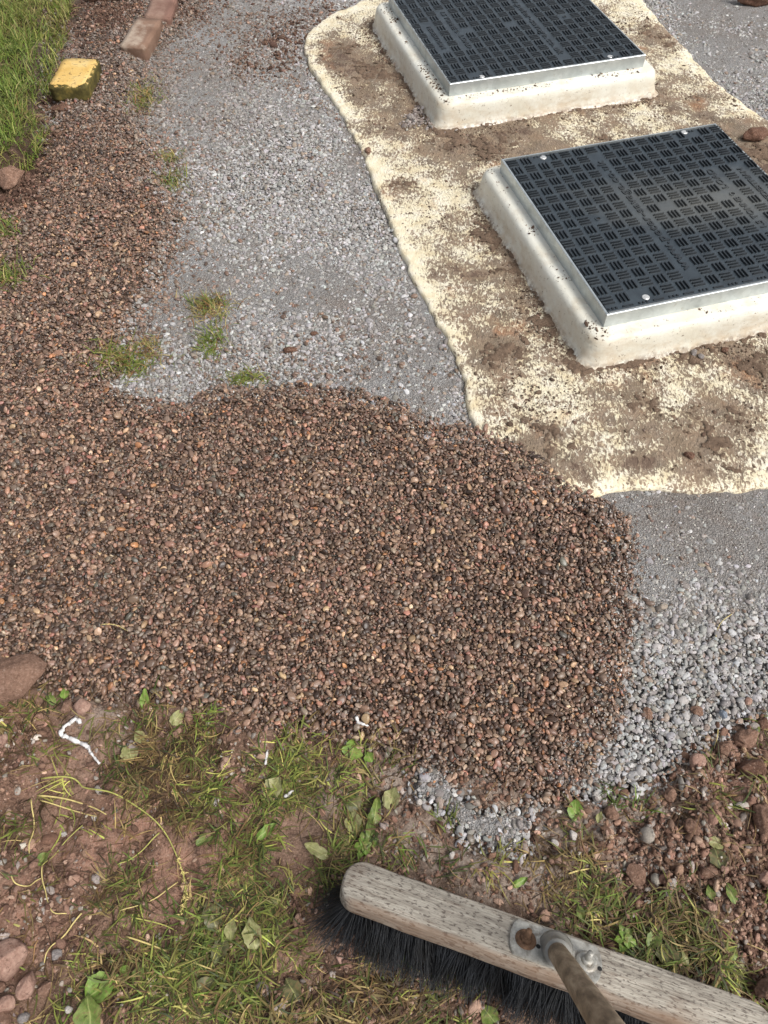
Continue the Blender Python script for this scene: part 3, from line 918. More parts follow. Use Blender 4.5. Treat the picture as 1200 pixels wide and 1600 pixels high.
g2 = palette(n, [(128, 120, 112), (148, 140, 132), (112, 100, 92)], [3, 2, 3])
soily = np.exp(-np.maximum(at(sdL, pos[:, 0], pos[:, 1]), 0) / .12)[:, None]
ti = np.where(rng.random((n, 1)) < gr * (1 - soily), g2, ti) * (1 - .3 * soily) * np.array([.87, .79, .75])
tag(scatter('brown_gravel', C_BROWN, 9, pos, rot, np.c_[a, b, c], ti), 'brown and pinkish washed gravel spread over the path', 'gravel', kind='stuff')
print('brown', n)

# fines: grit of a millimetre or two over the dust
HM = np.where(up(bed_in) > .9, np.maximum(HM.reshape(NY, NX), up(dust)), HM.reshape(NY, NX)).ravel()
n = 60000
a, b, c = sizes(n, .00125, .35, .0007, .0026)
pos, rot = deposit(n, sampler(Wg * (.5 + sstep(1.3, .9, GY))), a, b, c * 1.2, K=1, sink=.35, tilt=.3, batch=6000, stack=False)
ti = palette(n, [(146, 140, 133), (168, 164, 158), (112, 104, 96), (186, 182, 176), (90, 80, 72)], [4, 4, 3, 2, 2], .15)
tag(scatter('path_grit', C_GREY, 8, pos, rot, np.c_[a, b, c], ti), 'fine pale grit over the dusty grey path', 'grit', kind='stuff')

# strays: brown pebbles flung over the grey bed, pale stones and crumbs in the soil
soil_w = (1 - sstep(.02, -.02, np.minimum(np.minimum(sdG, sdP), sdB))) * (sdL > .01) * (GY < 1.2)
stray = Wg * np.exp(-np.maximum(sdB, 0) / .05) * .7 + Wg * .012 + soil_w * .5 * np.exp(-np.maximum(sdB, 0) / .03)
mixz = [(-0.5925, 2.8714), (-0.4054, 2.9938), (-0.1831, 3.0703), (-0.2580, 2.7780), (-0.2521, 2.6021), (-0.1790, 2.4394), (-0.1045, 2.2523), (-0.1935, 2.3251), (-0.3350, 2.4006), (-0.4865, 2.5192)]
mixw = sstep(.03, -.06, sdist(GX, GY, mixz) + .12 * fbm(GX, GY, .12, 99)) * Wg
lefts = Wg * np.exp(-np.maximum(sdB, 0) / .13) * (GY > 1.2) * 1.2
stray = stray + mixw * 1.0 + lefts * .8
n = 9500
a, b, c = sizes(n, .0034, .36, .0018, .008)
pos, rot = deposit(n, sampler(stray), a, b, c, K=1, sink=.45)
ti = palette(n, [(100, 82, 70), (118, 98, 85), (132, 104, 88), (112, 102, 92)], [6, 6, 2, 3])
tag(scatter('stray_gravel', C_BROWN, 9, pos, rot, np.c_[a, b, c], ti), 'loose brown pebbles strewn on the grey path and soil', 'gravel', kind='stuff')

n = 32000
a, b, c = sizes(n, .0021, .60, .0009, .013); c = b * .8
wn_ = soil_w * (np.abs(GX) < .85) * (GY > -.12) * np.clip(.5 + 1.6 * fbm(GX, GY, .12, 91), .05, 2) * (1 + 1.5 * sstep(.25, .45, GX))
pos, rot = deposit(n, sampler(wn_), a, b, c, K=1, sink=.25, tilt=.5)
ti = palette(n, [(128, 100, 85), (148, 118, 101), (104, 80, 67), (166, 138, 120), (150, 140, 131), (188, 178, 166)], [5, 5, 5, 2.5, 2.2, .5], .2)
tag(scatter('soil_crumbs', C_CRUMB, 6, pos, rot, np.c_[a, b, c], ti), 'reddish soil crumbs and grit over the trodden ground', 'soil crumbs', kind='stuff')

n = 9000
a, b, c = sizes(n, .0024, .55, .0012, .014); c = b * .8
ew = np.exp(-np.maximum(sdL, 0) / .035) * (sdL > 0) + blob((-0.7035, 3.0292, 0.0000), .07, .6) + blob((-0.9584, 2.9441, 0.0000), .10, .7) + blob((-0.3405, 2.7327, 0.0000), .09, .35) + blob((-0.2241, 2.9688, 0.0000), .10, .35) + blob((-0.9861, 1.8943, 0.0000), .06, 1.0) + blob((-0.4153, 2.6234, 0.0000), .06, .25)
ew = ew * np.clip(.6 + 1.6 * fbm(GX, GY, .08, 93), 0, 2) * (sdA > .07) * (sdS > 0) * (GY > 1.7)
pos, rot = deposit(n, sampler(ew), a, b, c, K=1, sink=.3, tilt=.5)
ti = palette(n, [(90, 69, 58), (108, 84, 71), (74, 56, 47), (126, 102, 88)], [5, 4, 4, 2], .2)
tag(scatter('loose_soil', C_CRUMB, 6, pos, rot, np.c_[a, b, c], ti), 'dark reddish soil spilled from the lawn cut and round the bricks', 'soil crumbs', kind='stuff')

# dirt and loose stones lying on the slab, along the upstands
cl = np.clip(fbm(GX, GY, .16, 95, 3) - .12, 0, 1)
on = (sdS < -.03) & (sdA > .064)
foot = np.exp(-np.maximum(sdA - .06, 0) / .018)
ledge = ((sdA > .003) & (sdA < .030)) * np.clip(.1 + 1.6 * fbm(GX, GY, .09, 96), 0, 1)
w1 = ledge * .9 + on * (cl * 1.2 + 1.3 * foot * np.clip(.55 + 1.5 * fbm(GX, GY, .1, 97), 0, 1) + .03)
n = 10000
a, b, c = sizes(n, .0016, .5, .0007, .007); c = b * .7
pos, rot = deposit(n, sampler(w1), a, b, c, K=1, sink=.35, tilt=.4)
ti = palette(n, [(100, 83, 70), (118, 99, 84), (86, 70, 59), (136, 121, 108)], [4, 4, 4, 2], .2)
tag(scatter('slab_grit', C_CRUMB, 6, pos, rot, np.c_[a, b, c], ti), 'dark soil grit scattered on the cream tank top', 'grit', kind='stuff')
# soil caked on the slab: a thin heightfield whose ragged upper parts break through the surface
cs = .003
hx = np.arange(-.35, 1.75, cs); hy = np.arange(.75, 3.5, cs)
KX, KY = np.meshgrid(hx, hy)
kS = sdist(KX, KY, SLAB); kA = np.minimum(plinth_sd(KX, KY, COVER_A), plinth_sd(KX, KY, COVER_B))
cover = np.zeros_like(KX)
for (cx_, cy_), r_, k_ in SOILED:
    cover = np.maximum(cover, k_ * np.exp(-((KX - cx_) ** 2 + (KY - cy_) ** 2) / (2 * r_ * r_)))
cover = np.maximum(cover, .85 * np.exp(-np.maximum(kA - .058, 0) / .010))
kz = -.0085 + .0105 * cover + .0042 * fbm(KX, KY, .06, 171, 2, .6) + .0095 * fbm(KX, KY, .016, 175, 3, .75) - .002 * sstep(-.06, 0, kS)
ok = (kz > -.0022) & (kS < -.012) & (kA > .045)
idx = np.arange(KX.size).reshape(KX.shape)
f = np.stack([idx[:-1, :-1], idx[:-1, 1:], idx[1:, 1:], idx[1:, :-1]], -1)[ok[:-1, :-1] & ok[:-1, 1:] & ok[1:, 1:] & ok[1:, :-1]]
used = np.unique(f); mp = np.full(KX.size, -1); mp[used] = np.arange(len(used))
def mat_cake():
    m = N('caked_soil')
    n = m.noise(40, 5, .7); n2 = m.noise(240, 4, .75)
    c = m.ramp(n, [(.3, lin(88, 72, 60)), (.55, lin(112, 94, 79)), (.75, lin(128, 106, 88))])
    c = m.mix(m.ramp(n2, [(.55, 0.0), (.7, .5)]), c, lin(158, 140, 122))
    return m.fin(c, .95, m.bump(n2, 1.0, .004), spec=.2)
tag(link('caked_soil', mesh('caked_soil', np.c_[KX.ravel(), KY.ravel(), np.minimum(kz, .003).ravel() + .0012][used], mp[f]), mat_cake()), 'dark brown soil caked on the cream tank top', 'caked soil', kind='stuff')

# grey stones lodged in the corner of the far upstand
cp = np.array((0.1594, 2.2957, 0.0000)[:2]) if False else np.array([0.196, 2.235])
gxy = [(0.1094, 2.4394), (0.1182, 2.4006), (0.1330, 2.3700), (0.1205, 2.3437), (0.1390, 2.3177), (0.1527, 2.2703), (0.1890, 2.2310), (0.1698, 2.2239), (0.1361, 2.2310), (0.0990, 2.2595), (0.0765, 2.2811), (0.0681, 2.2345), (0.0963, 2.3066), (0.1449, 2.2666), (0.1304, 2.2884), (0.1159, 2.3177), (0.1045, 2.2523), (0.1593, 2.2452), (0.0855, 2.2523)]
n = 420
k = rng.integers(0, len(gxy), n)
xy = np.array(gxy)[k] + rng.normal(0, .013, (n, 2))
def sampler_pts(xy):
    st = [0]
    def f(m):
        r_ = xy[st[0]:st[0] + m]; st[0] += m
        return r_
    return f
a, b, c = sizes(n, .0045, .3, .0025, .008)
pos, rot = deposit(n, sampler_pts(xy), a, b, c, K=1, sink=.5, batch=60)
ok = plinth_sd(pos[:, 0], pos[:, 1], COVER_B) > .055
ti = palette(n, [(140, 130, 124), (120, 110, 104), (154, 146, 140)], [3, 3, 2])
tag(scatter('corner_gravel', C_GREY, 8, pos[ok], rot[ok], np.c_[a, b, c][ok], ti[ok]), 'small drift of grey gravel against the corner of the far upstand', 'gravel', kind='stuff')

# ------------------------------------------------------------------ grass
def grass_mesh(name, xy, length, width, cols, lift=(.15, .9), segs=4, curl=.9, zoff=0.0, dirs=None):
    n = len(xy)
    az = rng.random(n) * 2 * np.pi if dirs is None else dirs
    el = rng.uniform(lift[0], lift[1], n)
    bend = rng.uniform(.2, 1, n) * curl
    side = rng.normal(0, .5, n)
    L = length; W = width
    p = np.c_[xy, hm(xy[:, 0], xy[:, 1]) - .002 + zoff]
    floor = p[:, 2].copy()
    V = np.zeros((n, (segs + 1) * 2, 3))
    q = p.copy()
    for k in range(segs + 1):
        t = k / segs
        wd = W * (1 - t ** 2.2) * .5 + .00012
        a_ = az + side * t
        sx, sy = -np.sin(a_), np.cos(a_)
        V[:, 2 * k] = q + np.c_[sx * wd, sy * wd, 0 * wd]
        V[:, 2 * k + 1] = q - np.c_[sx * wd, sy * wd, 0 * wd]
        e_ = el - bend * t * 1.5
        st = L / segs
        q = q + np.c_[np.cos(a_) * np.cos(e_) * st, np.sin(a_) * np.cos(e_) * st, np.sin(e_) * st]
        g = hm(q[:, 0], q[:, 1])
        lim = np.where(np.abs(g - floor) < .02, g, floor) + .0006
        q[:, 2] = np.maximum(q[:, 2], lim)
    bi = (np.arange(n) * (segs + 1) * 2)[:, None]
    F = []
    for k in range(segs):
        F.append(np.stack([bi[:, 0] + 2 * k, bi[:, 0] + 2 * k + 1, bi[:, 0] + 2 * k + 3, bi[:, 0] + 2 * k + 2], -1))
    F = np.stack(F, 1).reshape(-1, 4)
    me = mesh(name, V.reshape(-1, 3), F)
    cc = np.repeat(np.c_[cols, np.ones(n)], (segs + 1) * 2, axis=0)
    me.color_attributes.new('tint', 'FLOAT_COLOR', 'POINT').data.foreach_set('color', cc.astype(np.float32).ravel())
    return me

def mat_grass():
    m = N('grass_blade')
    c = m.attr('tint')
    n = m.noise(60, 3)
    c = m.mix(1.0, c, m.ramp(n, [(.3, .8), (.7, 1.2)]), 'MULTIPLY')
    m.fin(c, .55, spec=.35)
    tr = m.t.nodes.new('ShaderNodeBsdfTranslucent')
    m.set(tr.inputs['Color'], c)
    mx = m.t.nodes.new('ShaderNodeMixShader')
    mx.inputs[0].default_value = .25
    m.t.links.new(m.b.outputs[0], mx.inputs[1]); m.t.links.new(tr.outputs[0], mx.inputs[2])
    m.t.links.new(mx.outputs[0], m.out.inputs[0])
    return m.m
M_GRASS = mat_grass()

GRASS_ZONES = [
    ([(-0.4054, 0.4697), (-0.2788, 0.4266), (-0.2499, 0.3164), (-0.2874, 0.2699), (-0.4028, 0.3212), (-0.4414, 0.3651)], 1.0),
    ([(-0.1832, 0.3954), (-0.0404, 0.3801), (0.0098, 0.3070), (0.0000, 0.2609), (0.0376, 0.2299), (-0.0514, 0.2212), (-0.0913, 0.1747), (-0.1235, 0.1109), (0.0854, 0.0512), (0.1903, -0.0048), (-0.3531, -0.0182), (-0.4313, 0.0512), (-0.4570, 0.1032), (-0.3611, 0.1071), (-0.2782, 0.1423), (-0.2353, 0.2342), (-0.2587, 0.2699), (-0.1974, 0.3308)], 1.0),
    ([(0.2288, 0.1423), (0.2710, 0.1872), (0.3659, 0.1788), (0.4290, 0.1747), (0.4731, 0.1503), (0.4855, 0.0621), (0.4167, 0.0621), (0.3340, 0.1032)], 1.25),
    ([(0.3991, 0.3023), (0.4547, 0.3117), (0.4502, 0.2609), (0.4015, 0.2654)], .7),
    ([(-0.6161, 0.4581), (-0.5491, 0.4775), (-0.5011, 0.4581), (-0.5451, 0.4212), (-0.5984, 0.3957), (-0.6781, 0.3957), (-0.7018, 0.4688)], .8),
    ([(-0.5594, 0.2837), (-0.5261, 0.3117), (-0.5097, 0.2475), (-0.5419, 0.2475)], .6),
    ([(-0.4674, 0.2212), (-0.3390, 0.2083), (-0.3462, 0.1463), (-0.4272, 0.1463)], .7),
    ([(0.2575, 0.2609), (0.3449, 0.2699), (0.3841, 0.2255), (0.3236, 0.1998), (0.2447, 0.2342)], .35),
    ([(0.1179, 0.3212), (0.1617, 0.3164), (0.1543, 0.2837), (0.1211, 0.2929)], .5),
    ([(0.3253, 0.3601), (0.3511, 0.3651), (0.3487, 0.3212), (0.3234, 0.3164)], .4),
]
gw = np.zeros_like(GX)
for poly, d in GRASS_ZONES:
    gw = np.maximum(gw, d * sstep(.012, -.02, sdist(GX, GY, poly) + .03 * fbm(GX, GY, .05, 111)))
gw = gw * np.clip(.6 + 2.2 * fbm(GX, GY, .07, 115), .02, 1.8)
gw = np.maximum(gw, soil_w * .045) * (sdG > -.1)
nc, per = 1380, 14
cxy = sampler(gw)(nc); cdir = rng.random(nc) * 2 * np.pi
n = nc * per
xy = np.repeat(cxy, per, 0) + rng.normal(0, .011, (n, 2))
dirs = np.repeat(cdir, per) + rng.normal(0, .75, n)
gcol = palette(nc, [(94, 102, 46), (114, 118, 56), (72, 82, 36), (88, 104, 42), (134, 130, 70)], [4, 4, 3, 3, 2], .28)
dcol = palette(nc, [(124, 108, 66), (104, 84, 54), (144, 126, 82), (80, 62, 42)], [3, 4, 1.5, 4], .2)
drys = fbm(cxy[:, 0], cxy[:, 1], .12, 161)
isd = np.repeat(np.clip(.5 + 1.2 * drys, .08, .95), per) > rng.random(n)
cols = np.where(isd[:, None], np.repeat(dcol, per, 0), np.repeat(gcol, per, 0)) * np.exp(rng.normal(0, .32, (n, 1)))
scl_ = np.repeat(rng.uniform(.7, 1.25, nc), per)
me = grass_mesh('grass', xy, rng.uniform(.014, .046, n) * scl_, rng.uniform(.0010, .0027, n), cols, lift=(-.05, .55), curl=.9, dirs=dirs)
nt = 9000
tw = np.clip(gw, 0, 1) + .10 * soil_w
txy = sampler(tw)(nt)
tc = palette(nt, [(96, 74, 50), (124, 102, 66), (74, 56, 40), (150, 130, 88)], [4, 3, 4, 2], .25)
thatch = grass_mesh('thatch', txy, rng.uniform(.012, .05, nt), rng.uniform(.0006, .0015, nt), tc, lift=(-.1, .25), curl=.5, zoff=.002)
tag(link('dead_grass', thatch, M_GRASS), 'brown dead grass and thatch matted on the soil', 'dead grass', kind='stuff')
tag(link('grass', me, M_GRASS), 'flattened olive and dry grass on the trodden soil', 'grass', kind='stuff')

lw = sstep(.01, -.015, sdL) * (GX > -1.74)
n = 26000
xy = sampler(lw)(n)
pat = fbm(xy[:, 0], xy[:, 1], .18, 121)
edge = np.exp(-np.maximum(-at(sdL, xy[:, 0], xy[:, 1]), 0) / .04)
ca = palette(n, [(98, 118, 46), (116, 132, 56), (84, 104, 42), (136, 144, 76)], [4, 4, 3, 2], .16)
cb = palette(n, [(150, 146, 84), (128, 128, 66), (172, 160, 106), (116, 104, 62)], [4, 4, 2, 2], .16)
pick = rng.random(n) < np.clip(.16 + .8 * pat + .45 * edge, .04, .85)
cols = np.where(pick[:, None], cb, ca)
me = grass_mesh('lawn_grass', xy, rng.uniform(.025, .065, n), rng.uniform(.0016, .0032, n), cols, lift=(.5, 1.35), curl=1.1)
tag(link('lawn_grass', me, M_GRASS), 'green lawn grass overhanging the dug edge', 'lawn', kind='stuff')

def tuft(center, r, n, ln, label, dry=.3, group=None, name='grass_tuft'):
    c = np.array(center[:2])
    n = int(n * 2.4)
    xy = c + rng.normal(0, 1, (n, 2)) * np.array(r) * .42
    ca = palette(n, [(104, 118, 50), (122, 128, 62), (90, 106, 44)], [4, 3, 3], .18)
    cb = palette(n, [(150, 134, 84), (140, 104, 66), (164, 150, 100)], [4, 3, 3], .18)
    cols = np.where(rng.random((n, 1)) < dry, cb, ca)
    me = grass_mesh('grass_tuft', xy, rng.uniform(.4, 1, n) * ln * 1.1, rng.uniform(.0012, .0026, n), cols, lift=(.1, 1.1))
    z = float(hm(c[0], c[1]))
    me.transform(Matrix.Translation((-c[0], -c[1], -z)))
    o = link(name, me, M_GRASS, loc=(c[0], c[1], z))
    return tag(o, label, 'grass tuft', group or 'grass tufts growing through the gravel')
tuft((-0.7403, 2.4083, 0.0000), (.055, .12), 150, .035, 'mossy yellow-green grass patch beside the yellow block', .5)
tuft((-0.5848, 1.9607, 0.0000), (.05, .05), 46, .045, 'small leafy green tuft above the twin tufts, midway to the grey path', .15)
tuft((-0.6121, 2.0649, 0.0000), (.04, .05), 46, .03, 'thin sprig of dry grass just above the leafy green tuft', .6)
tuft((-0.4167, 1.4428, 0.0000), (.06, .05), 110, .045, 'orange-tinged dry tuft at the top of the pair on grey gravel', .7)
tuft((-0.3969, 1.3245, 0.0000), (.035, .07), 80, .038, 'greener tuft directly below the orange-tinged one on grey gravel', .2)
tuft((-0.5749, 1.2485, 0.0000), (.085, .05), 130, .042, 'wide olive tuft on the brown and grey gravel border', .35)
tuft((-0.5340, 1.3078, 0.0000), (.03, .03), 36, .03, 'reddish withered sprig next to the wide olive tuft', .9)
tuft((-0.3059, 1.2070, 0.0000), (.05, .025), 60, .03, 'low green tuft on the upper edge of the brown gravel', .2)
tuft((-0.9740, 1.6928, 0.0000), (.06, .05), 60, .045, 'bright tuft at the left edge under the turf corner', .15)
tuft((-0.9225, 1.5220, 0.0000), (.07, .06), 80, .045, 'lowest bright tuft at the left edge by the brown gravel', .1)
tuft((-1.0864, 2.1821, 0.0000), (.12, .08), 160, .05, 'shaggy tuft on the soil bank at the turf corner', .3)

# ------------------------------------------------------------------ soil clods and stones lying about
M_CLOD_R = mat_clod('red_clod', lin(114, 87, 72), lin(154, 123, 105), 45)
M_CLOD_P = mat_clod('pink_sandstone', lin(134, 102, 88), lin(182, 150, 134), 30)
M_CLOD_D = mat_clod('dark_clod', lin(84, 61, 50), lin(124, 93, 77), 45)
M_STONE_G = mat_clod('grey_stone', lin(128, 122, 120), lin(164, 158, 154), 60, rough=.8)
M_STONE_W = mat_clod('white_stone', lin(196, 188, 180), lin(222, 216, 208), 80, rough=.8)
def stone(name, p, dims, mat, label, cat, seed, lumps=.05, rz=None, sink=.35, facets=7, group=None):
    me = stone_mesh(name, seed, sub=4, rough=.14, facets=facets * 2, hard=.8, lumps=lumps)
    me.transform(Matrix.Diagonal((dims[0], dims[1], dims[2], 1)))
    x, y = p[0], p[1]
    o = link(name, me, mat, loc=(x, y, gz(x, y) + dims[2] * (1 - 2 * sink)), rot=(0, 0, seed * 1.3 if rz is None else rz))
    return tag(o, label, cat, group)
stone('soil_clod', (-0.6245, 0.4963, 0.0000), (0.06607, 0.04262, .030), M_CLOD_R, 'big smooth red-brown clod at the left edge below the gravel', 'soil clod', 501, .05, 0.1, .38, 2)
stone('stone', (-0.5153, 0.4533, 0.0000), (0.01254, 0.01254, .010), M_CLOD_R, 'dull brown rounded stone left of the pink angular stone', 'stone', 502)
stone('stone', (-0.4895, 0.4501, 0.0000), (0.01461, 0.01357, .012), M_CLOD_P, 'pink angular stone just above the white strip', 'stone', 503, .02)
stone('stone', (-0.6045, 0.3954, 0.0000), (0.01221, 0.01018, .010), M_CLOD_P, 'pink stone at the left edge level with the white strip', 'stone', 504, .02)
stone('stone', (-0.5146, 0.0956, 0.0000), (0.02976, 0.02626, .028), M_CLOD_P, 'largest pink rock of the pile at the lower left edge', 'stone', 505, .03, .4, .3)
stone('stone', (-0.4768, 0.0650, 0.0000), (0.01721, 0.01205, .013), M_CLOD_P, 'flat pink stone between the largest rock and the grass', 'stone', 506, .03)
stone('stone', (-0.5117, 0.0636, 0.0000), (0.00688, 0.00688, .008), M_CLOD_R, 'small brown stone under the largest pink rock', 'stone', 507)
stone('stone', (-0.4987, 0.0447, 0.0000), (0.01362, 0.01106, .014), M_CLOD_P, 'squarish pink stone with pale top, second rock down the left edge', 'stone', 508, .02)
stone('stone', (-0.4988, 0.0270, -0.0000), (0.01685, 0.01095, .014), M_CLOD_R, 'reddish rock in the bottom left corner', 'stone', 509, .03)
stone('stone', (-0.4716, 0.0291, 0.0000), (0.00759, 0.00675, .008), M_STONE_G, 'round grey-pink pebble beside the corner rock', 'stone', 510, 0, facets=2)
stone('stone', (-0.4516, 0.0607, 0.0000), (0.01030, 0.00773, .009), M_CLOD_R, 'dull reddish stone half under the grass, right of the rock pile', 'stone', 511)
stone('stone', (-0.4478, 0.1017, 0.0000), (0.00702, 0.00790, .007), M_STONE_G, 'slate grey stone below the curled straw', 'stone', 512, 0)
stone('stone', (-0.4255, 0.1194, 0.0000), (0.00532, 0.00621, .006), M_CLOD_D, 'small brown oval stone above the slate grey one', 'stone', 513, 0)
stone('soil_clod', (1.0723, 2.1581, 0.0000), (0.04453, 0.02412, .022), M_CLOD_D, 'dark red clod resting on the tank top beside the near cover', 'soil clod', 514, .1, .2, .2)
stone('stone', (0.4650, 0.2032, 0.0000), (0.01389, 0.00834, .010), M_CLOD_R, 'smooth oval brown stone beside the dark dock leaf', 'stone', 515, 0, .1, facets=2)
stone('stone', (0.4892, 0.2074, 0.0000), (0.00650, 0.00650, .007), M_CLOD_P, 'small pinkish stone right of the smooth oval one', 'stone', 516)
CLODS = [
    (1045, 1243, 12, 11, 'red-brown clod above the lone grass sprig on bare soil'),
]
stone('soil_clod', (0.4356, 0.3136, 0.0000), (0.01272, 0.01175, .013), M_CLOD_R, 'crumbly red clod above the grass sprig right of the gravel', 'soil clod', 521, .1)
stone('soil_clod', (0.3410, 0.2864, 0.0000), (0.01159, 0.01159, .010), M_CLOD_R, 'rounded clod between the gravel tip and the grass sprig', 'soil clod', 522, .08)
stone('soil_clod', (0.4555, 0.2636, 0.0000), (0.01337, 0.01242, .013), M_CLOD_R, 'knobbly clod immediately right of the grass sprig', 'soil clod', 523, .1)
stone('soil_clod', (0.5679, 0.2727, 0.0000), (0.01919, 0.03454, .020), M_CLOD_R, 'long reddish clod on the right edge of the soil', 'soil clod', 524, .1, 0)
stone('soil_clod', (0.5411, 0.1939, 0.0000), (0.01198, 0.01014, .012), M_CLOD_P, 'pinkish clod at the right edge level with the oval stone', 'soil clod', 525, .08)
stone('soil_clod', (0.3637, 0.2015, 0.0000), (0.01666, 0.01481, .007), M_CLOD_R, 'flat brown clod pressed into the grey mud above the grass', 'soil clod', 526, .04)
stone('soil_clod', (0.4543, 0.1583, 0.0000), (0.00905, 0.00815, .010), M_CLOD_P, 'small crumbly clod in the grass below the oval stone', 'soil clod', 527, .1)
stone('soil_clod', (0.5064, 0.0599, 0.0000), (0.02060, 0.01373, .018), M_CLOD_R, 'reddish clod above the right end of the broom', 'soil clod', 528, .08, .3)
stone('soil_clod', (0.5701, 0.3512, 0.0000), (0.02392, 0.01296, .016), M_CLOD_D, 'dark flat clod where grey gravel meets soil at right', 'soil clod', 529, .08, .1)
stone('soil_clod', (0.5790, 0.4026, 0.0000), (0.02042, 0.01736, .014), M_CLOD_R, 'broad crumbly clod sitting in the grey gravel at right', 'soil clod', 530, .12)
stone('soil_clod', (0.5380, 0.3822, 0.0000), (0.01517, 0.01416, .012), M_CLOD_R, 'medium crumbly clod left of the broad one in grey gravel', 'soil clod', 531, .12)
stone('stone', (0.4871, 0.3631, 0.0000), (0.01303, 0.01203, .013), M_CLOD_P, 'smooth orange-pink stone at the lower edge of the grey gravel', 'stone', 532, .01, facets=3)
stone('soil_clod', (0.4285, 0.4426, 0.0000), (0.01144, 0.00832, .007), M_CLOD_R, 'rust-coloured crumb in grey gravel nearest the brown gravel', 'soil clod', 533, .12)
stone('soil_clod', (0.5070, 0.4447, 0.0000), (0.01041, 0.00833, .008), M_CLOD_R, 'rust-coloured crumb in the middle of the grey gravel', 'soil clod', 534, .12)
stone('soil_clod', (0.6123, 0.4266, 0.0000), (0.01342, 0.01032, .010), M_CLOD_D, 'dark clod at the right edge of the grey gravel', 'soil clod', 535, .1)
stone('stone', (0.5950, 0.4620, 0.0000), (0.00630, 0.00839, .007), M_CLOD_P, 'upright tan pebble above the broad crumbly clod', 'stone', 536, 0)
stone('stone', (0.5484, 0.4394, 0.0000), (0.00623, 0.00727, .006), mat_clod('blue_stone', lin(120, 130, 142), lin(150, 160, 172), 60), 'pale blue-grey stone among the grey gravel and clods', 'stone', 537, 0)
stone('soil_clod', (-0.2140, 1.2974, 0.0000), (0.01880, 0.00868, .008), M_CLOD_D, 'dark brown clod alone on the grey gravel by the brown edge', 'soil clod', 538, .12, .2)
stone('soil_clod', (-0.1620, 1.3522, 0.0000), (0.01031, 0.00589, .006), M_CLOD_D, 'small dark crumb up and right of the lone brown clod', 'soil clod', 539, .12, .2)
stone('soil_clod', (-0.0456, 2.0911, 0.0000), (0.01276, 0.01094, .010), M_CLOD_R, 'red crumb stuck on the left lip of the tank top', 'soil clod', 540, .12)
stone('soil_clod', (0.6167, 0.9802, 0.0000), (0.01166, 0.00907, .008), M_CLOD_D, 'dark crumb on the tank top before the near cover', 'soil clod', 541, .14)
stone('stone', (0.2527, 0.2457, 0.0000), (0.00473, 0.00663, .006), M_STONE_W, 'upright white pebble below the bright torn leaf', 'stone', 542, 0, facets=2)
stone('stone', (0.2784, 0.2537, 0.0000), (0.00760, 0.00570, .007), M_STONE_W, 'white angular pebble right of the upright white one', 'stone', 543, 0)
stone('stone', (-0.4130, 0.0383, 0.0000), (0.00509, 0.00509, .006), M_STONE_W, 'white pebble left of the two big dock leaves', 'stone', 544, 0, facets=3)
stone('stone', (0.2022, 0.2708, 0.0000), (0.00671, 0.00575, .007), M_STONE_G, 'dark grey pebble on the pale gravel spill by the broom', 'stone', 545, 0, facets=2)
stone('stone', (0.0536, 0.3041, 0.0000), (0.00487, 0.00487, .006), M_STONE_W, 'white pebble at the left of the pale gravel spill', 'stone', 546, 0, facets=2)
stone('stone', (0.0994, 0.2281, 0.0000), (0.00563, 0.00469, .006), M_STONE_W, 'white pebble at the foot of the pale gravel spill above the broom', 'stone', 547, 0, facets=2)
stone('soil_clod', (-0.9758, 3.0292, 0.0000), (0.07715, 0.02723, .035), M_CLOD_D, 'dark red clod by the lawn edge near the two bricks', 'soil clod', 548, .12, .1, .25)
stone('soil_clod', (-1.0040, 1.9092, 0.0000), (0.04516, 0.03821, .035), M_CLOD_R, 'crumbling reddish clod under the turf corner', 'soil clod', 549, .12, .7, .3)
stone('soil_clod', (1.3218, 3.0497, 0.0000), (0.09116, 0.02963, .05), M_CLOD_D, 'dark clod at the far right beyond the grey gravel', 'soil clod', 550, .12, .1, .2)
stone('soil_clod', (-0.9629, 2.3066, 0.0000), (0.03467, 0.01926, .010), M_CLOD_D, 'dark soil lump in the cut beneath the yellow block', 'soil clod', 551, .1, .1, .45)
stone('stone', (0.6948, 1.2748, 0.0000), (0.00861, 0.00718, .007), M_STONE_G, 'grey pebble leaning on the foot of the near upstand', 'stone', 552, 0, facets=2)
stone('stone', (0.7077, 1.2626, 0.0000), (0.00715, 0.00715, .006), M_STONE_G, 'grey pebble just right of the one leaning on the near upstand', 'stone', 553, 0, facets=2)
stone('stone', (0.7658, 1.2830, 0.0000), (0.00864, 0.00720, .006), M_CLOD_D, 'dark brown pebble below the front face of the near upstand', 'stone', 554, 0, facets=2)

# ------------------------------------------------------------------ bricks and yellow block
def block(name, size, mat, loc, rz, tilt, label, cat, bev=.006, rough=.002, seed=1, mats=None):
    bm = bmesh.new()
    bmesh.ops.create_cube(bm, size=1)
    for q in bm.verts: q.co = Vector((q.co.x * size[0], q.co.y * size[1], q.co.z * size[2]))
    bmesh.ops.bevel(bm, geom=bm.edges[:], offset=bev, segments=2, affect='EDGES')
    bmesh.ops.subdivide_edges(bm, edges=[e for e in bm.edges if e.calc_length() > .03], cuts=6, use_grid_fill=True)
    r_ = np.random.default_rng(seed)
    fr = r_.normal(0, 60, (8, 3)); ph = r_.uniform(0, 6, 8)
    for q in bm.verts:
        s = sum(math.sin(fr[k] @ np.array(q.co) + ph[k]) for k in range(8)) / 8
        q.co += q.co.normalized() * s * rough
    bmesh.ops.recalc_face_normals(bm, faces=bm.faces)
    me = bm_mesh(bm, name)
    me.materials.append(mat)
    o = link(name, me, None, loc=loc, rot=(tilt[0], tilt[1], rz))
    return tag(o, label, cat)
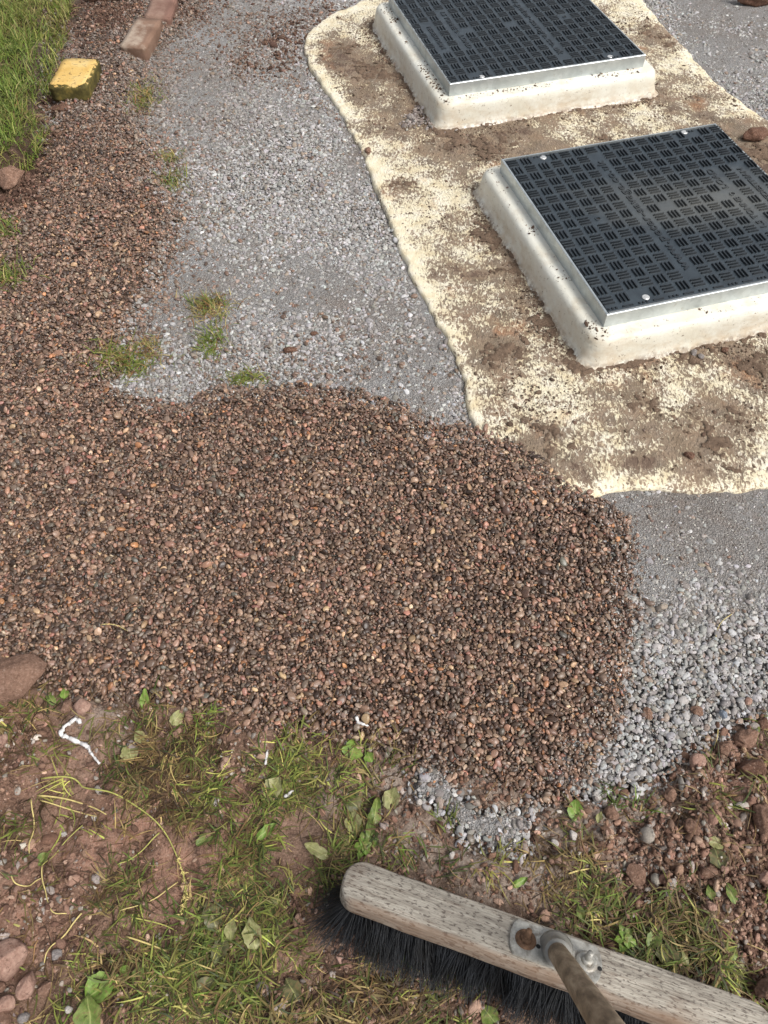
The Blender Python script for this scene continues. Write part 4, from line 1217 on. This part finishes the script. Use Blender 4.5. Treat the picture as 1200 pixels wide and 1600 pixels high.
def mat_yellow():
    m = N('yellow_painted_block')
    ob = m.tc.outputs['Object']
    top = m.ramp(m.sep(ob, 2), [(.5, 0.0), (.5, 0.0)])
    g = m.t.nodes.new('ShaderNodeNewGeometry')
    nz_ = m.sep(g.outputs['Normal'], 2)
    topm = m.ramp(m.math('ADD', nz_, m.math('MULTIPLY', m.noise(70, 5, .7), .55)), [(.98, 0.0), (1.08, 1.0)])
    y = m.ramp(m.noise(18, 5, .6), [(.3, lin(192, 154, 84)), (.55, lin(204, 172, 106)), (.75, lin(208, 184, 132))])
    y = m.mix(m.ramp(m.noise(75, 4, .65), [(.575, 0.0), (.64, .9)]), y, lin(104, 80, 50))
    s = m.ramp(m.noise(40, 5, .6), [(.3, lin(54, 48, 26)), (.55, lin(88, 80, 42)), (.75, lin(130, 112, 58))])
    return m.fin(m.mix(topm, s, y), .85, m.bump(m.noise(140, 4, .7), .5, .003), spec=.25)
def mat_brick(name, a, b, pale):
    m = N(name)
    n = m.noise(14, 5, .6)
    c = m.ramp(n, [(.3, a), (.7, b)])
    c = m.mix(m.ramp(m.noise(9, 5, .6, m.vec(loc=(2, 1, 5))), [(.5, 0.0), (.62, .7)]), c, pale)
    c = m.mix(m.ramp(m.noise(120, 4, .7), [(.6, 0.0), (.7, .6)]), c, lin(70, 50, 42))
    return m.fin(c, .9, m.bump(m.noise(160, 4, .7), .5, .003), spec=.25)
block('yellow_block', (.116, .172, .05), mat_yellow(), (-.946, 2.437, .030), -.03, (.0, .0), 'mossy concrete block with yellow painted top beside the lawn', 'concrete block', .005, .004, 3)
block('brick', (.088, .184, .05), mat_brick('pale_brick', lin(104, 80, 66), lin(132, 106, 90), lin(172, 158, 142)), (-.803, 2.75, .008), -.14, (.05, 0), 'worn brick with whitish mortar patches, nearer of the pair', 'brick', .003, .003, 4)
block('brick', (.088, .150, .06), mat_brick('red_brick', lin(100, 74, 64), lin(128, 98, 86), lin(142, 118, 104)), (-.768, 2.93, .006), -.02, (.02, .05), 'darker red brick behind the pale-patched brick', 'brick', .003, .003, 5)

# ------------------------------------------------------------------ leaves, straws, scraps
def mat_leaf(name, a, b, c_):
    m = N(name)
    n = m.noise(120, 5, .65)
    c = m.ramp(n, [(.3, a), (.5, b), (.7, c_)])
    c = m.mix(m.ramp(m.noise(190, 4, .7), [(.52, 0.0), (.66, .75)]), c, lin(112, 90, 62))
    x = m.sep(m.attr('uvx', out='Vector'), 0)
    v = m.math('ABSOLUTE', x)
    c = m.mix(m.ramp(v, [(.0, .5), (.09, 0.0)]), c, lin(178, 180, 118))
    m.fin(c, .5, m.bump(n, .4, .002), spec=.4)
    return m.m
LEAF = {'green': mat_leaf('green_leaf', lin(74, 90, 38), lin(96, 112, 50), lin(124, 134, 72)),
        'pale': mat_leaf('pale_leaf', lin(104, 104, 62), lin(134, 134, 86), lin(164, 160, 118)),
        'dark': mat_leaf('dark_leaf', lin(62, 64, 40), lin(86, 86, 54), lin(116, 108, 72)),
        'bright': mat_leaf('bright_leaf', lin(84, 110, 38), lin(104, 130, 52), lin(132, 150, 76))}
def leaf_mesh(l, wd, seed, cup=.25, droop=.3, blunt=.5):
    r_ = np.random.default_rng(seed)
    nu, nv_ = 10, 7
    vv = []; uv = []
    for i in range(nu + 1):
        t = i / nu
        half = wd * .5 * r_.uniform(.88, 1.06) * (math.sin(math.pi * min(1, t ** (.6 + .3 * blunt) * .97 + .02)) ** .75) * (1 + .10 * math.sin(9 * t + seed) + .05 * math.sin(23 * t))
        for j in range(nv_):
            s = j / (nv_ - 1) * 2 - 1
            x = s * half
            z = cup * abs(s) ** 1.5 * half - droop * l * (t - .4) ** 2 + .06 * l * math.sin(5 * t + 2 * s + seed) + .03 * l * math.sin(11 * t + 5 * s)
            vv.append((x, (t - .5) * l, z)); uv.append((s, t, 0))
    ff = []
    for i in range(nu):
        for j in range(nv_ - 1):
            a_ = i * nv_ + j
            ff.append((a_, a_ + 1, a_ + nv_ + 1, a_ + nv_))
    me = mesh('weed_leaf', vv, ff)
    me.attributes.new('uvx', 'FLOAT_VECTOR', 'POINT').data.foreach_set('vector', np.array(uv, np.float32).ravel())
    return me
def leaf(p, l, wd, rz, kind, label, lift=.004, tilt=(0, 0)):
    seed = int(abs(p[0]) * 1000 + abs(p[1]) * 777) % 97
    o = link('weed_leaf', leaf_mesh(l, wd, seed), LEAF[kind], loc=(p[0], p[1], gz(p[0], p[1]) + lift + .05 * l), rot=(tilt[0] + .2 * math.sin(seed), tilt[1] + .2 * math.cos(seed), rz))
    return tag(o, label, 'leaf', 'broad weed leaves lying on the trodden soil')
leaf((-0.3734, 0.0643, 0.0000), 0.04474, 0.03957, -.9, 'bright', 'largest round dock leaf at lower left, glossy green', .008)
leaf((-0.3832, 0.0340, 0.0000), 0.04230, 0.03722, .3, 'green', 'second big dock leaf, just under the largest glossy one', .006)
leaf((-0.2624, 0.2475, 0.0000), 0.02842, 0.01705, -1.1, 'green', 'small pointed oval leaf left of the straw seed head bend')
leaf((-0.2404, 0.1487, 0.0000), 0.03962, 0.02701, .5, 'dark', 'wrinkled dark leaf right of the straw seed head')
leaf((-0.2116, 0.1327, -0.0000), 0.03214, 0.01786, .1, 'pale', 'narrow pale leaf between the dark leaf and the mottled leaf')
leaf((-0.1806, 0.1265, 0.0000), 0.04093, 0.02670, .3, 'pale', 'mottled pale green leaf left of the broom bristles')
leaf((-0.3299, 0.0806, 0.0000), 0.02431, 0.01736, .2, 'green', 'green leaf right of the largest glossy dock leaf')
leaf((-0.3511, 0.0828, 0.0000), 0.01912, 0.01391, 1.4, 'bright', 'small yellow-green leaf at the tip of the largest dock leaf')
leaf((-0.4984, 0.2255, 0.0000), 0.02436, 0.01686, -.6, 'green', 'green leaf on bare soil under the thin straw')
leaf((-0.2230, 0.1086, 0.0000), 0.03702, 0.02468, -.4, 'dark', 'olive leaf under the crossing straws')
leaf((-0.2394, 0.0658, 0.0000), 0.02927, 0.01894, -1.2, 'dark', 'dull olive leaf near the bottom, left of the grey-green heart leaf')
leaf((-0.1692, 0.3241, 0.0000), 0.03542, 0.03148, -.5, 'pale', 'crumpled yellow-green leaf beside a white fleck below the gravel')
leaf((-0.1734, 0.2591, 0.0000), 0.03621, 0.01525, -.9, 'bright', 'narrow bright leaf in grass above the bristles')
leaf((-0.0977, 0.2316, 0.0000), 0.03947, 0.01880, 1.1, 'pale', 'pale folded leaf just above the broom end')
leaf((-0.0517, 0.3051, 0.0000), 0.03704, 0.02729, .9, 'dark', 'muddy leaf at the top left of the dock rosette')
leaf((0.0117, 0.3107, 0.0000), 0.03519, 0.02932, -.3, 'pale', 'round pale leaf at the top right of the dock rosette')
leaf((-0.0461, 0.2763, 0.0000), 0.03460, 0.02691, .1, 'pale', 'pale veined leaf at the lower left of the dock rosette')
leaf((-0.0126, 0.2901, 0.0000), 0.04258, 0.01935, -.2, 'green', 'long green leaf in the middle of the dock rosette')
leaf((-0.0191, 0.2609, 0.0000), 0.03433, 0.01717, .2, 'green', 'green leaf joining the dock rosette to the small weed')
leaf((-0.1228, 0.0607, 0.0000), 0.03091, 0.02919, .6, 'dark', 'grey-green heart-shaped leaf below the bristles')
leaf((-0.0486, 0.3852, 0.0000), 0.03646, 0.03241, -.3, 'bright', 'large lime leaf at the lower rim of the brown gravel')
leaf((-0.0232, 0.3731, 0.0000), 0.01813, 0.01712, .4, 'bright', 'small lime leaf right of the large lime one')
leaf((-0.3881, 0.4609, 0.0000), 0.03356, 0.01678, .1, 'bright', 'upright green leaf at the gravel edge by the left grass', .008, (.5, 0))
leaf((-0.3300, 0.4309, 0.0000), 0.02897, 0.02069, -.5, 'pale', 'pale leaf in the grass right of the upright green leaf')
leaf((-0.4013, 0.3812, 0.0000), 0.03437, 0.02830, .4, 'pale', 'pale green leaf right of the white strip')
leaf((-0.3880, 0.4026, 0.0000), 0.02451, 0.01838, .9, 'pale', 'smaller pale leaf above the pale green one by the strip')
leaf((-0.5233, 0.4741, 0.0000), 0.02110, 0.01477, .2, 'bright', 'small green leaf right of the big smooth clod')
leaf((-0.5444, 0.4653, 0.0000), 0.02732, 0.01261, .7, 'green', 'narrow green leaf between the clod and the brown stone')
leaf((0.2874, 0.2901, 0.0000), 0.03096, 0.02516, -.2, 'bright', 'bright torn leaf at the tip of the brown gravel')
leaf((0.3216, 0.2800, 0.0000), 0.01926, 0.00963, -.5, 'pale', 'slim pale leaf right of the bright torn leaf')
leaf((0.4840, 0.2430, 0.0000), 0.02647, 0.01701, 1.2, 'pale', 'curled pale leaf above the dark dock leaf at right')
leaf((0.4821, 0.2238, 0.0000), 0.03557, 0.02434, .1, 'dark', 'dark dock leaf above the smooth oval stone')
leaf((0.4865, 0.1747, 0.0000), 0.02738, 0.01460, .2, 'green', 'green leaf right of and below the smooth oval stone')
leaf((0.4608, 0.1780, 0.0000), 0.02194, 0.01280, -.1, 'green', 'short green leaf directly below the smooth oval stone')
leaf((0.3828, 0.1017, 0.0000), 0.03337, 0.02986, -.3, 'dark', 'wide olive leaf tucked against the back edge of the broom')
leaf((0.3686, 0.1187, 0.0000), 0.03013, 0.01950, -.9, 'green', 'green leaf above the wide olive leaf by the broom')
leaf((0.4654, 0.1017, 0.0000), 0.01932, 0.01756, .5, 'green', 'rounded green leaf in grass behind the right end of the broom')
leaf((0.4786, 0.0918, 0.0000), 0.02795, 0.01048, .6, 'pale', 'narrow yellowing leaf right of the rounded green leaf')
leaf((0.4038, 0.1009, 0.0000), 0.02984, 0.00878, .1, 'pale', 'strap-like pale leaf right of the wide olive leaf')
leaf((0.1943, 0.1913, 0.0000), 0.02578, 0.01105, -1.1, 'bright', 'bright narrow leaf on pale gravel behind the broom')
leaf((0.2743, 0.1527, 0.0000), 0.02707, 0.01083, .1, 'green', 'green blade-like leaf just behind the broom bracket')
leaf((0.1378, 0.0326, 0.0000), 0.03043, 0.02367, .7, 'green', 'green leaf below the bristles at the bottom')

def weed(p, r, label, n=9):
    root = empty('weed_plant', (p[0], p[1], gz(p[0], p[1])))
    tag(root, label, 'weed')
    for k in range(n):
        a_ = k * 2.4; d = r * math.sqrt((k + .4) / n)
        me = leaf_mesh(r * .9, r * .8, k + 11, cup=.3)
        link('leaf', me, LEAF['bright' if k % 3 else 'green'], root, loc=(d * math.cos(a_), d * math.sin(a_), .006 + .008 * (1 - d / r)), rot=(.3 * math.sin(k), .35 * math.cos(k), a_ - math.pi / 2))
    return root
weed((-0.0274, 0.2413, 0.0000), 0.01511, 'small green clover-like weed right above the broom end', 9)
weed((0.3299, 0.1202, 0.0000), 0.01330, 'green rounded weed in the grass behind the broom bracket', 8)

def tube(pts, rad, ns=5, taper=0.0, name='tube'):
    pts = [Vector(p) for p in pts]
    vv, ff = [], []
    n = len(pts)
    prev = None
    for i, p in enumerate(pts):
        t = (pts[min(i + 1, n - 1)] - pts[max(i - 1, 0)]).normalized()
        s = t.cross(Vector((0, 0, 1)))
        if s.length < 1e-4: s = Vector((1, 0, 0))
        s.normalize(); u = s.cross(t)
        r_ = (rad[i] if isinstance(rad, (list, np.ndarray)) else rad * (1 - taper * i / (n - 1)))
        for k in range(ns):
            a_ = 2 * math.pi * k / ns
            vv.append(p + (s * math.cos(a_) + u * math.sin(a_)) * r_)
    for i in range(n - 1):
        for k in range(ns):
            ff.append((i * ns + k, i * ns + (k + 1) % ns, (i + 1) * ns + (k + 1) % ns, (i + 1) * ns + k))
    ff.append(tuple(range(ns))[::-1]); ff.append(tuple(range((n - 1) * ns, n * ns)))
    return vv, ff

def spline(pts, m=8):
    p = np.array(pts, float)
    p = np.vstack([2 * p[0] - p[1], p, 2 * p[-1] - p[-2]])
    out = []
    for i in range(1, len(p) - 2):
        for t in np.arange(m) / m:
            out.append(.5 * (2 * p[i] + (p[i + 1] - p[i - 1]) * t + (2 * p[i - 1] - 5 * p[i] + 4 * p[i + 1] - p[i + 2]) * t ** 2 + (3 * p[i] - p[i - 1] - 3 * p[i + 1] + p[i + 2]) * t ** 3))
    out.append(p[-2])
    return np.array(out)

M_STRAW = mat_plain('dry_straw', lin(196, 178, 116), .6, nz=.25, scale=120)
M_STRAW_G = mat_plain('greenish_straw', lin(164, 162, 88), .6, nz=.25, scale=120)
def straw(pts, rad, mat, label, lift=.003, head=None, cat='straw'):
    s = spline(pts, 6)
    z = np.array([gz(x, y) for x, y in s])
    z = np.convolve(np.r_[z[0], z[0], z, z[-1], z[-1]], np.ones(5) / 5, 'valid') + lift + .003 * np.sin(np.arange(len(s)) * .5)
    p = np.c_[s, z]
    o0 = p[0].copy()
    vv, ff = tube(p - o0, rad, 5, .35)
    o = link('straw', mesh('straw', vv, ff), mat, loc=o0)
    tag(o, label, cat, 'dry straws lying on the soil and gravel')
    if head:
        hv, hf = [], []
        i0 = int(len(p) * head)
        r_ = np.random.default_rng(5)
        for k in range(60):
            q = p[r_.integers(i0, len(p))] - o0 + r_.normal(0, .0022, 3)
            d = r_.normal(0, 1, 3); d[2] *= .4; d = d / np.linalg.norm(d); e = np.cross(d, r_.normal(0, 1, 3)); e /= np.linalg.norm(e)
            l_, w_ = .0055, .0012
            b0 = len(hv)
            hv += [q - d * l_, q + e * w_, q + d * l_, q - e * w_, q + np.cross(d, e) * w_]
            hf += [(b0, b0 + 1, b0 + 4), (b0 + 1, b0 + 2, b0 + 4), (b0 + 2, b0 + 3, b0 + 4), (b0 + 3, b0, b0 + 4), (b0, b0 + 3, b0 + 2, b0 + 1)]
        link('seed_head', mesh('seed_head', hv, hf), M_STRAW, o)
    return o
straw([(-0.5300, 0.3385), (-0.4802, 0.3376), (-0.4572, 0.3231), (-0.4111, 0.3136), (-0.3736, 0.2957), (-0.3353, 0.2699), (-0.3094, 0.2386), (-0.2901, 0.2040), (-0.2811, 0.1747), (-0.2839, 0.1503)], .0013, M_STRAW_G, 'long curved yellow stalk with seed head across the lower left soil', .006, .72)
straw([(-0.5307, 0.3145), (-0.4781, 0.3070), (-0.4415, 0.2957), (-0.4169, 0.2846)], .0014, M_STRAW, 'short straw pointing right, under the bend of the long stalk')
straw([(-0.5249, 0.3070), (-0.4851, 0.2957), (-0.4339, 0.2827)], .0011, M_STRAW, 'second short straw, lower of the two under the long stalk')
straw([(-0.3582, 0.1241), (-0.3180, 0.1125), (-0.2622, 0.0933), (-0.2168, 0.0791), (-0.1721, 0.0643)], .0013, M_STRAW, 'straight straw running down right through the grass to the bottom middle')
straw([(-0.3555, 0.1479), (-0.3042, 0.1367), (-0.2658, 0.1187), (-0.2285, 0.1032)], .001, M_STRAW_G, 'thin straw above the straight one in the grass')
straw([(-0.2279, 0.1125), (-0.2336, 0.0881), (-0.2308, 0.0731), (-0.2196, 0.0658)], .0009, M_STRAW_G, 'hooked thin stalk crossing the olive leaf')
straw([(-0.5386, 0.2015), (-0.5262, 0.1897), (-0.5073, 0.1880), (-0.4911, 0.1964)], .0011, M_STRAW, 'curled straw on bare soil at the left edge')
straw([(-0.4977, 0.2151), (-0.4851, 0.1872), (-0.4622, 0.1535), (-0.4416, 0.1503)], .0011, M_STRAW, 'bent straw right of the curled straw on bare soil')
straw([(-0.4239, 0.1519), (-0.4405, 0.1265), (-0.4571, 0.1109), (-0.4612, 0.0918)], .0012, M_STRAW, 'straw slanting down left above the slate grey stone')
straw([(-0.2967, 0.1930), (-0.3238, 0.1731), (-0.3490, 0.1616), (-0.3704, 0.1551)], .001, M_STRAW, 'faint straw slanting left from the seed head')
straw([(-0.4503, 0.2699), (-0.4730, 0.2448), (-0.4891, 0.2255), (-0.4980, 0.2126)], .0008, M_STRAW_G, 'very thin stalk touching the green leaf on bare soil')
straw([(-0.3335, 0.2591), (-0.3537, 0.2386), (-0.3739, 0.2212), (-0.3868, 0.2151)], .0011, M_STRAW_G, 'greenish stalk inside the curve of the long stalk')
straw([(-0.5366, 0.3070), (-0.5245, 0.2791), (-0.5203, 0.2519), (-0.5183, 0.2299)], .0012, M_STRAW, 'upright straw in the far left grass cluster')
straw([(0.2639, 0.2023), (0.2879, 0.2083), (0.3220, 0.2126)], .0014, M_STRAW, 'pale straw above the grass behind the broom bracket')
straw([(0.2800, 0.1423), (0.3054, 0.1439), (0.3335, 0.1407)], .0012, M_STRAW, 'short pale straw just behind the broom bracket')
straw([(0.6111, 0.6222), (0.5862, 0.6035), (0.5707, 0.5767)], .0008, M_STRAW, 'fine straw on the dusty grey gravel at right')
straw([(0.5353, 0.4161), (0.5272, 0.3954), (0.5226, 0.3852)], .0008, M_STRAW, 'tiny straw by the clods in the grey gravel')
straw([(-0.0764, 0.4837), (-0.0847, 0.4565), (-0.0971, 0.4332)], .0008, mat_plain('brown_stalk', lin(110, 84, 56)), 'thin brown stalk lying on the brown gravel')
straw([(-0.4849, 0.5911), (-0.4550, 0.5899), (-0.4367, 0.5803)], .0007, M_STRAW, 'tiny pale straw in the middle of the brown gravel at left')
straw([(0.2887, 0.2591), (0.2905, 0.2386), (0.2996, 0.2238), (0.3122, 0.2151)], .0012, mat_plain('root', lin(124, 96, 70)), 'curved brown root beside the white pebbles')

M_WHITE = mat_plain('white_plastic', lin(206, 203, 200), .5, nz=.16, scale=160)
def ribbon(name, pts, wd, label, cat, lift=.004):
    s = spline(pts, 6)
    p = np.c_[s, [gz(x, y) + lift + .0035 * math.sin(i * .9) for i, (x, y) in enumerate(s)]]
    o0 = p[0].copy()
    m = len(p)
    rad = [wd * .5 * (1 if i < m * .72 else .5) * (1 + .12 * math.sin(i * .7)) for i in range(m)]
    vv, ff = tube(p - o0, rad, 6)
    vv = [Vector((q.x, q.y, q.z * .5)) + Vector(rng.normal(0, .0006, 3)) for q in vv]
    return tag(link(name, mesh(name, vv, ff), M_WHITE, loc=o0), label, cat)
ribbon('plastic_strip', [(-0.4881, 0.4256), (-0.4945, 0.4309), (-0.5036, 0.4256), (-0.5130, 0.4172), (-0.5146, 0.4068), (-0.5067, 0.4037), (-0.4966, 0.3995), (-0.4776, 0.3923), (-0.4659, 0.3852), (-0.4613, 0.3781), (-0.4560, 0.3721), (-0.4436, 0.3611)], .0065, 'crumpled white plastic strip curling on bare soil', 'plastic strip')
ribbon('plastic_scrap', [(-0.1841, 0.3591), (-0.1839, 0.3691), (-0.1820, 0.3812)], .004, 'slim white scrap below the left part of the gravel', 'plastic scrap')
ribbon('plastic_scrap', [(-0.0449, 0.4321), (-0.0397, 0.4227), (-0.0254, 0.4175)], .0055, 'white torn scrap on the lower brown gravel near the lime leaves', 'plastic scrap')
ribbon('plastic_scrap', [(-0.1505, 0.3107), (-0.1450, 0.3155), (-0.1394, 0.3202)], .0045, 'white fleck right of the crumpled yellow-green leaf', 'plastic scrap')
for k, (pt, lb) in enumerate((((-0.2573, 0.3051, 0.0000), 'flaky white plaster bit in the grass right of the long stalk'), ((-0.4365, 0.2818, 0.0000), 'white flake near the two short straws'), ((-0.4793, 0.2591, 0.0000), 'white flake beside the thin stalk on bare soil'))):
    d = (.010, .0055, .005)[k]
    stone('plaster_flake', pt, (d, d * .8, d * .35), M_STONE_W, lb, 'plaster flake', 600 + k, .15)

# ------------------------------------------------------------------ broom
HEAD_L, HEAD_W, HEAD_T = .556, .063, .026
hd = Vector((.2107, .1001, .092))                      # middle of the top face
a_dir = Vector((1, -.329, 0.0)).normalized()
roll = R(27.5)
b_dir0 = Vector((-a_dir.y, a_dir.x, 0))               # away from the camera
nrm = (Vector((0, 0, 1)) * math.cos(roll) + b_dir0 * math.sin(roll)).normalized()
b_dir = nrm.cross(a_dir).normalized()
RM = Matrix((a_dir, b_dir, nrm)).transposed()
broom = empty('broom', hd)
broom.rotation_euler = RM.to_euler()
tag(broom, 'weathered wooden broom with black bristles and bracketed handle', 'broom')
def mat_wood():
    m = N('weathered_wood')
    g = m.noise(14, 6, .65, m.vec((1, 9, 9)))
    g2 = m.noise(70, 5, .7, m.vec((.25, 1.6, 1.6)))
    c = m.ramp(g, [(.3, lin(120, 112, 102)), (.48, lin(155, 148, 136)), (.62, lin(178, 171, 158)), (.78, lin(148, 139, 127))])
    c = m.mix(m.ramp(g2, [(.55, 0.0), (.7, .55)]), c, lin(112, 92, 78))
    sp = m.noise(300, 4, .6, m.vec((.42, 1, 1)))
    c = m.mix(m.ramp(sp, [(.54, 0.0), (.62, .8)]), c, lin(82, 72, 66))
    c = m.mix(m.ramp(m.noise(9, 4), [(.6, 0.0), (.75, .4)]), c, lin(128, 104, 84))
    gr = m.noise(260, 3, .6, m.vec((.04, 1, 1)))
    c = m.mix(m.ramp(gr, [(.58, 0.0), (.66, .55)]), c, lin(96, 82, 70))
    z = m.sep(m.tc.outputs['Object'], 1)
    c = m.mix(m.ramp(m.math('ADD', m.math('MULTIPLY', z, -1.0), m.math('MULTIPLY', m.noise(20, 4), .012)), [(.0325, 0.0), (.0365, .7)]), c, lin(118, 92, 72))
    return m.fin(c, .85, m.bump(m.math('SUBTRACT', m.math('ADD', g2, m.math('MULTIPLY', g, .5)), m.math('MULTIPLY', gr, .8)), .7, .003), spec=.25)
M_WOOD = mat_wood()
# head: outline extruded with rounded rims
out = []
rl = .026
for cx, cy, a0 in ((HEAD_L / 2 - rl, HEAD_W / 2 - rl, 0), (-HEAD_L / 2 + rl, HEAD_W / 2 - rl, 90), (-HEAD_L / 2 + rl, -HEAD_W / 2 + rl, 180), (HEAD_L / 2 - rl, -HEAD_W / 2 + rl, 270)):
    for k in range(9):
        t = R(a0 + k * 90 / 8)
        out.append((cx + rl * math.cos(t), cy + rl * math.sin(t)))
out = resample(out, .012)
vv = []
prof = [(-.003, -HEAD_T), (0, -HEAD_T + .003), (0, -.0045), (-.001, -.0015), (-.0035, 0)]
nin_ = inward(out)
for d, z in prof:
    p = out - nin_ * d
    p = p + nin_ * (.0012 * fbm(p[:, 0], p[:, 1] + 5, .03, 141, 2))[:, None]
    vv.append(np.c_[p, np.full(len(p), z) + .0008 * fbm(p[:, 0], p[:, 1], .05, 143, 2)])
n = len(out); ff = []
for k in range(len(prof) - 1):
    for i in range(n): ff.append((k * n + i, k * n + (i + 1) % n, (k + 1) * n + (i + 1) % n, (k + 1) * n + i))
ff.append(tuple(range((len(prof) - 1) * n, len(prof) * n))); ff.append(tuple(range(n))[::-1])
link('head', mesh('head', np.concatenate(vv), ff), M_WOOD, broom)

# bristles
def mat_bristle():
    m = N('black_bristle')
    c = m.mix(m.ramp(m.noise(30, 3), [(.4, 0.0), (.75, 1.0)]), lin(9, 10, 12), lin(38, 41, 46))
    return m.fin(c, .45, spec=.5)
nb = 10500
rx = rng.uniform(-1, 1, nb); ry = rng.uniform(-1, 1, nb)
root = np.c_[rx * (HEAD_L / 2 - .012), ry * (HEAD_W / 2 - .008), np.full(nb, -HEAD_T + .002)]
ends = np.clip(-rx - .86, 0, .14) / .14                 # splays out at the free end
ends2 = np.clip(rx - .86, 0, .14) / .14
dx_ = rng.normal(0, .16, nb) - ends * .95 + ends2 * .6
dy_ = rng.normal(-.12, .15, nb) + np.where(ry < -.3, -.55 * np.abs(ry), .08 * ry) * rng.uniform(.3, 1.2, nb)
Lb = rng.uniform(.058, .074, nb)
dx_ += .9 * fbm(rx * .28, ry * .03, .02, 181, 3)
dy_ += .9 * fbm(rx * .28, ry * .03, .025, 185, 3)
dirv = np.c_[dx_, dy_, -np.ones(nb)]; dirv /= np.linalg.norm(dirv, axis=1)[:, None]
curv = rng.normal(0, .42, (nb, 2)); curv[:, 1] -= .25 * rng.random(nb)
RMn = np.array(RM)
seg = 5
V = np.zeros((nb, (seg + 1) * 3, 3))
q = root.copy(); d = dirv.copy()
for k in range(seg + 1):
    t = k / seg
    rad = .00056 * (1 - .55 * t)
    for s in range(3):
        a_ = s * 2.094
        V[:, k * 3 + s] = q + np.array([math.cos(a_) * rad, math.sin(a_) * rad, 0])
    d = d + np.c_[curv, np.zeros(nb)] * (.35 * t); d /= np.linalg.norm(d, axis=1)[:, None]
    q2 = q + d * (Lb / seg)[:, None]
    wz = (q2 @ RMn.T)[:, 2] + hd.z                      # bend along the ground instead of entering it
    low = wz < .010
    lift = np.where(low, .010 - wz, 0)
    q2 = q2 + (lift[:, None] * (RMn.T @ np.array([0, 0, 1.0]))[None, :])
    q = q2
bi = np.arange(nb) * (seg + 1) * 3
F = []
for k in range(seg):
    for s in range(3):
        F.append(np.stack([bi + k * 3 + s, bi + k * 3 + (s + 1) % 3, bi + (k + 1) * 3 + (s + 1) % 3, bi + (k + 1) * 3 + s], -1))
F = np.stack(F, 1).reshape(-1, 4)
o = link('bristles', mesh('bristles', V.reshape(-1, 3), F), mat_bristle(), broom)
o['kind'] = 'stuff'

# bracket plate, bolts, socket, handle
def mat_zinc():
    m = N('dull_zinc')
    n = m.noise(70, 5, .65)
    c = m.ramp(n, [(.3, lin(134, 132, 126)), (.55, lin(176, 174, 166)), (.75, lin(204, 202, 192))])
    c = m.mix(m.ramp(m.noise(60, 5, .7), [(.48, 0.0), (.64, .8)]), c, lin(112, 102, 90))
    return m.fin(c, .55, m.bump(n, .3, .001), metal=.45)
M_ZINC = mat_zinc()
M_RUST = mat_plain('rusty_washer', lin(112, 86, 66), .8, .25, .45, 260)
def plate():
    o2 = []
    Lp, Wp = .118, .050
    pts_ = []
    for cx, sgn in ((Lp / 2 - .012, 1), (-Lp / 2 + .012, -1)):
        rng_ = np.linspace(-70, 70, 9) if sgn > 0 else np.linspace(110, 250, 9)
        for t in rng_:
            pts_.append((cx + .012 * math.cos(R(t)) , .0255 * math.sin(R(t)) * 1.04))
    bm = bmesh.new()
    for z0, z1 in ((.0006, .0034),):
        lo = [bm.verts.new((x, y, z0)) for x, y in pts_]; hi = [bm.verts.new((x, y, z1)) for x, y in pts_]
        bm.faces.new(hi); bm.faces.new(lo[::-1])
        for i in range(len(pts_)): bm.faces.new((lo[i], lo[(i + 1) % len(pts_)], hi[(i + 1) % len(pts_)], hi[i]))
    bmesh.ops.bevel(bm, geom=[e for e in bm.edges if abs(e.verts[0].co.z - e.verts[1].co.z) < 1e-6 and e.verts[0].co.z > .002], offset=.0008, segments=2, affect='EDGES')
    return bm_mesh(bm, 'bracket')
br = link('bracket', plate(), M_ZINC, broom, smooth=False, loc=(.007, 0, 0))
br['label'] = 'dull zinc bracket plate with slotted ears'
for sx, mt in ((-.0385, M_RUST), (.0395, M_ZINC)):
    wsh = link('washer', ring_mesh('washer', .005, .0138, .0024), mt, br, loc=(sx, -.001, .0036))
    bo = link('bolt', disc_mesh('bolt', .0044, .019, 14), M_ZINC if sx > 0 else M_RUST, br, loc=(sx, -.001, .0034))
    link('nut', disc_mesh('nut', .0078, .0048, 6), mt, br, loc=(sx, -.001, .0052))
    sl_ = link('slot', disc_mesh('slot', .003, .0004, 14), M_SLOT, br, loc=(sx + .0165, -.004, .0034))
# handle: world direction from the bracket centre upwards past the right hand
h0 = hd + RM @ Vector((.007, .000, .003))
hdir = (Vector((.1704, .0134, .5)) - h0).normalized()
def local(p): return RM.transposed() @ (Vector(p) - hd)
r_h = .0125
pts_, rad_ = [], []
for t in (-.004, .0, .006, .014, .024, .032, .034):
    pts_.append(local(h0 + hdir * t)); rad_.append({-.004: .0225, .0: .0205, .006: .0178}.get(t, .0166))
vv, ff = tube(pts_, rad_, 20)
sk_ = link('socket', mesh('socket', vv, ff), mat_plain('grey_socket', lin(138, 136, 130), .5, .3, .2, 60), broom)
vv, ff = tube([Vector((0, 0, .026 + i * .05)) for i in range(24)], r_h, 18)
def mat_handle():
    m = N('worn_handle')
    g = m.noise(75, 6, .65, m.vec((1, 1, .22))); f_ = m.noise(24, 4, .6, m.vec((1, 1, .22)))
    c = m.ramp(g, [(.36, lin(96, 84, 68)), (.5, lin(138, 122, 102)), (.64, lin(172, 157, 134))])
    c = m.mix(m.ramp(f_, [(.45, 0.0), (.7, .5)]), c, lin(116, 98, 76))
    return m.fin(c, .6, m.bump(m.noise(90, 4, .6, m.vec((1, 1, .22))), .2, .001), spec=.4)
link('handle', mesh('handle', vv, ff), mat_handle(), broom, loc=local(h0), rot=(RM.transposed() @ hdir).to_track_quat('Z', 'Y').to_euler())
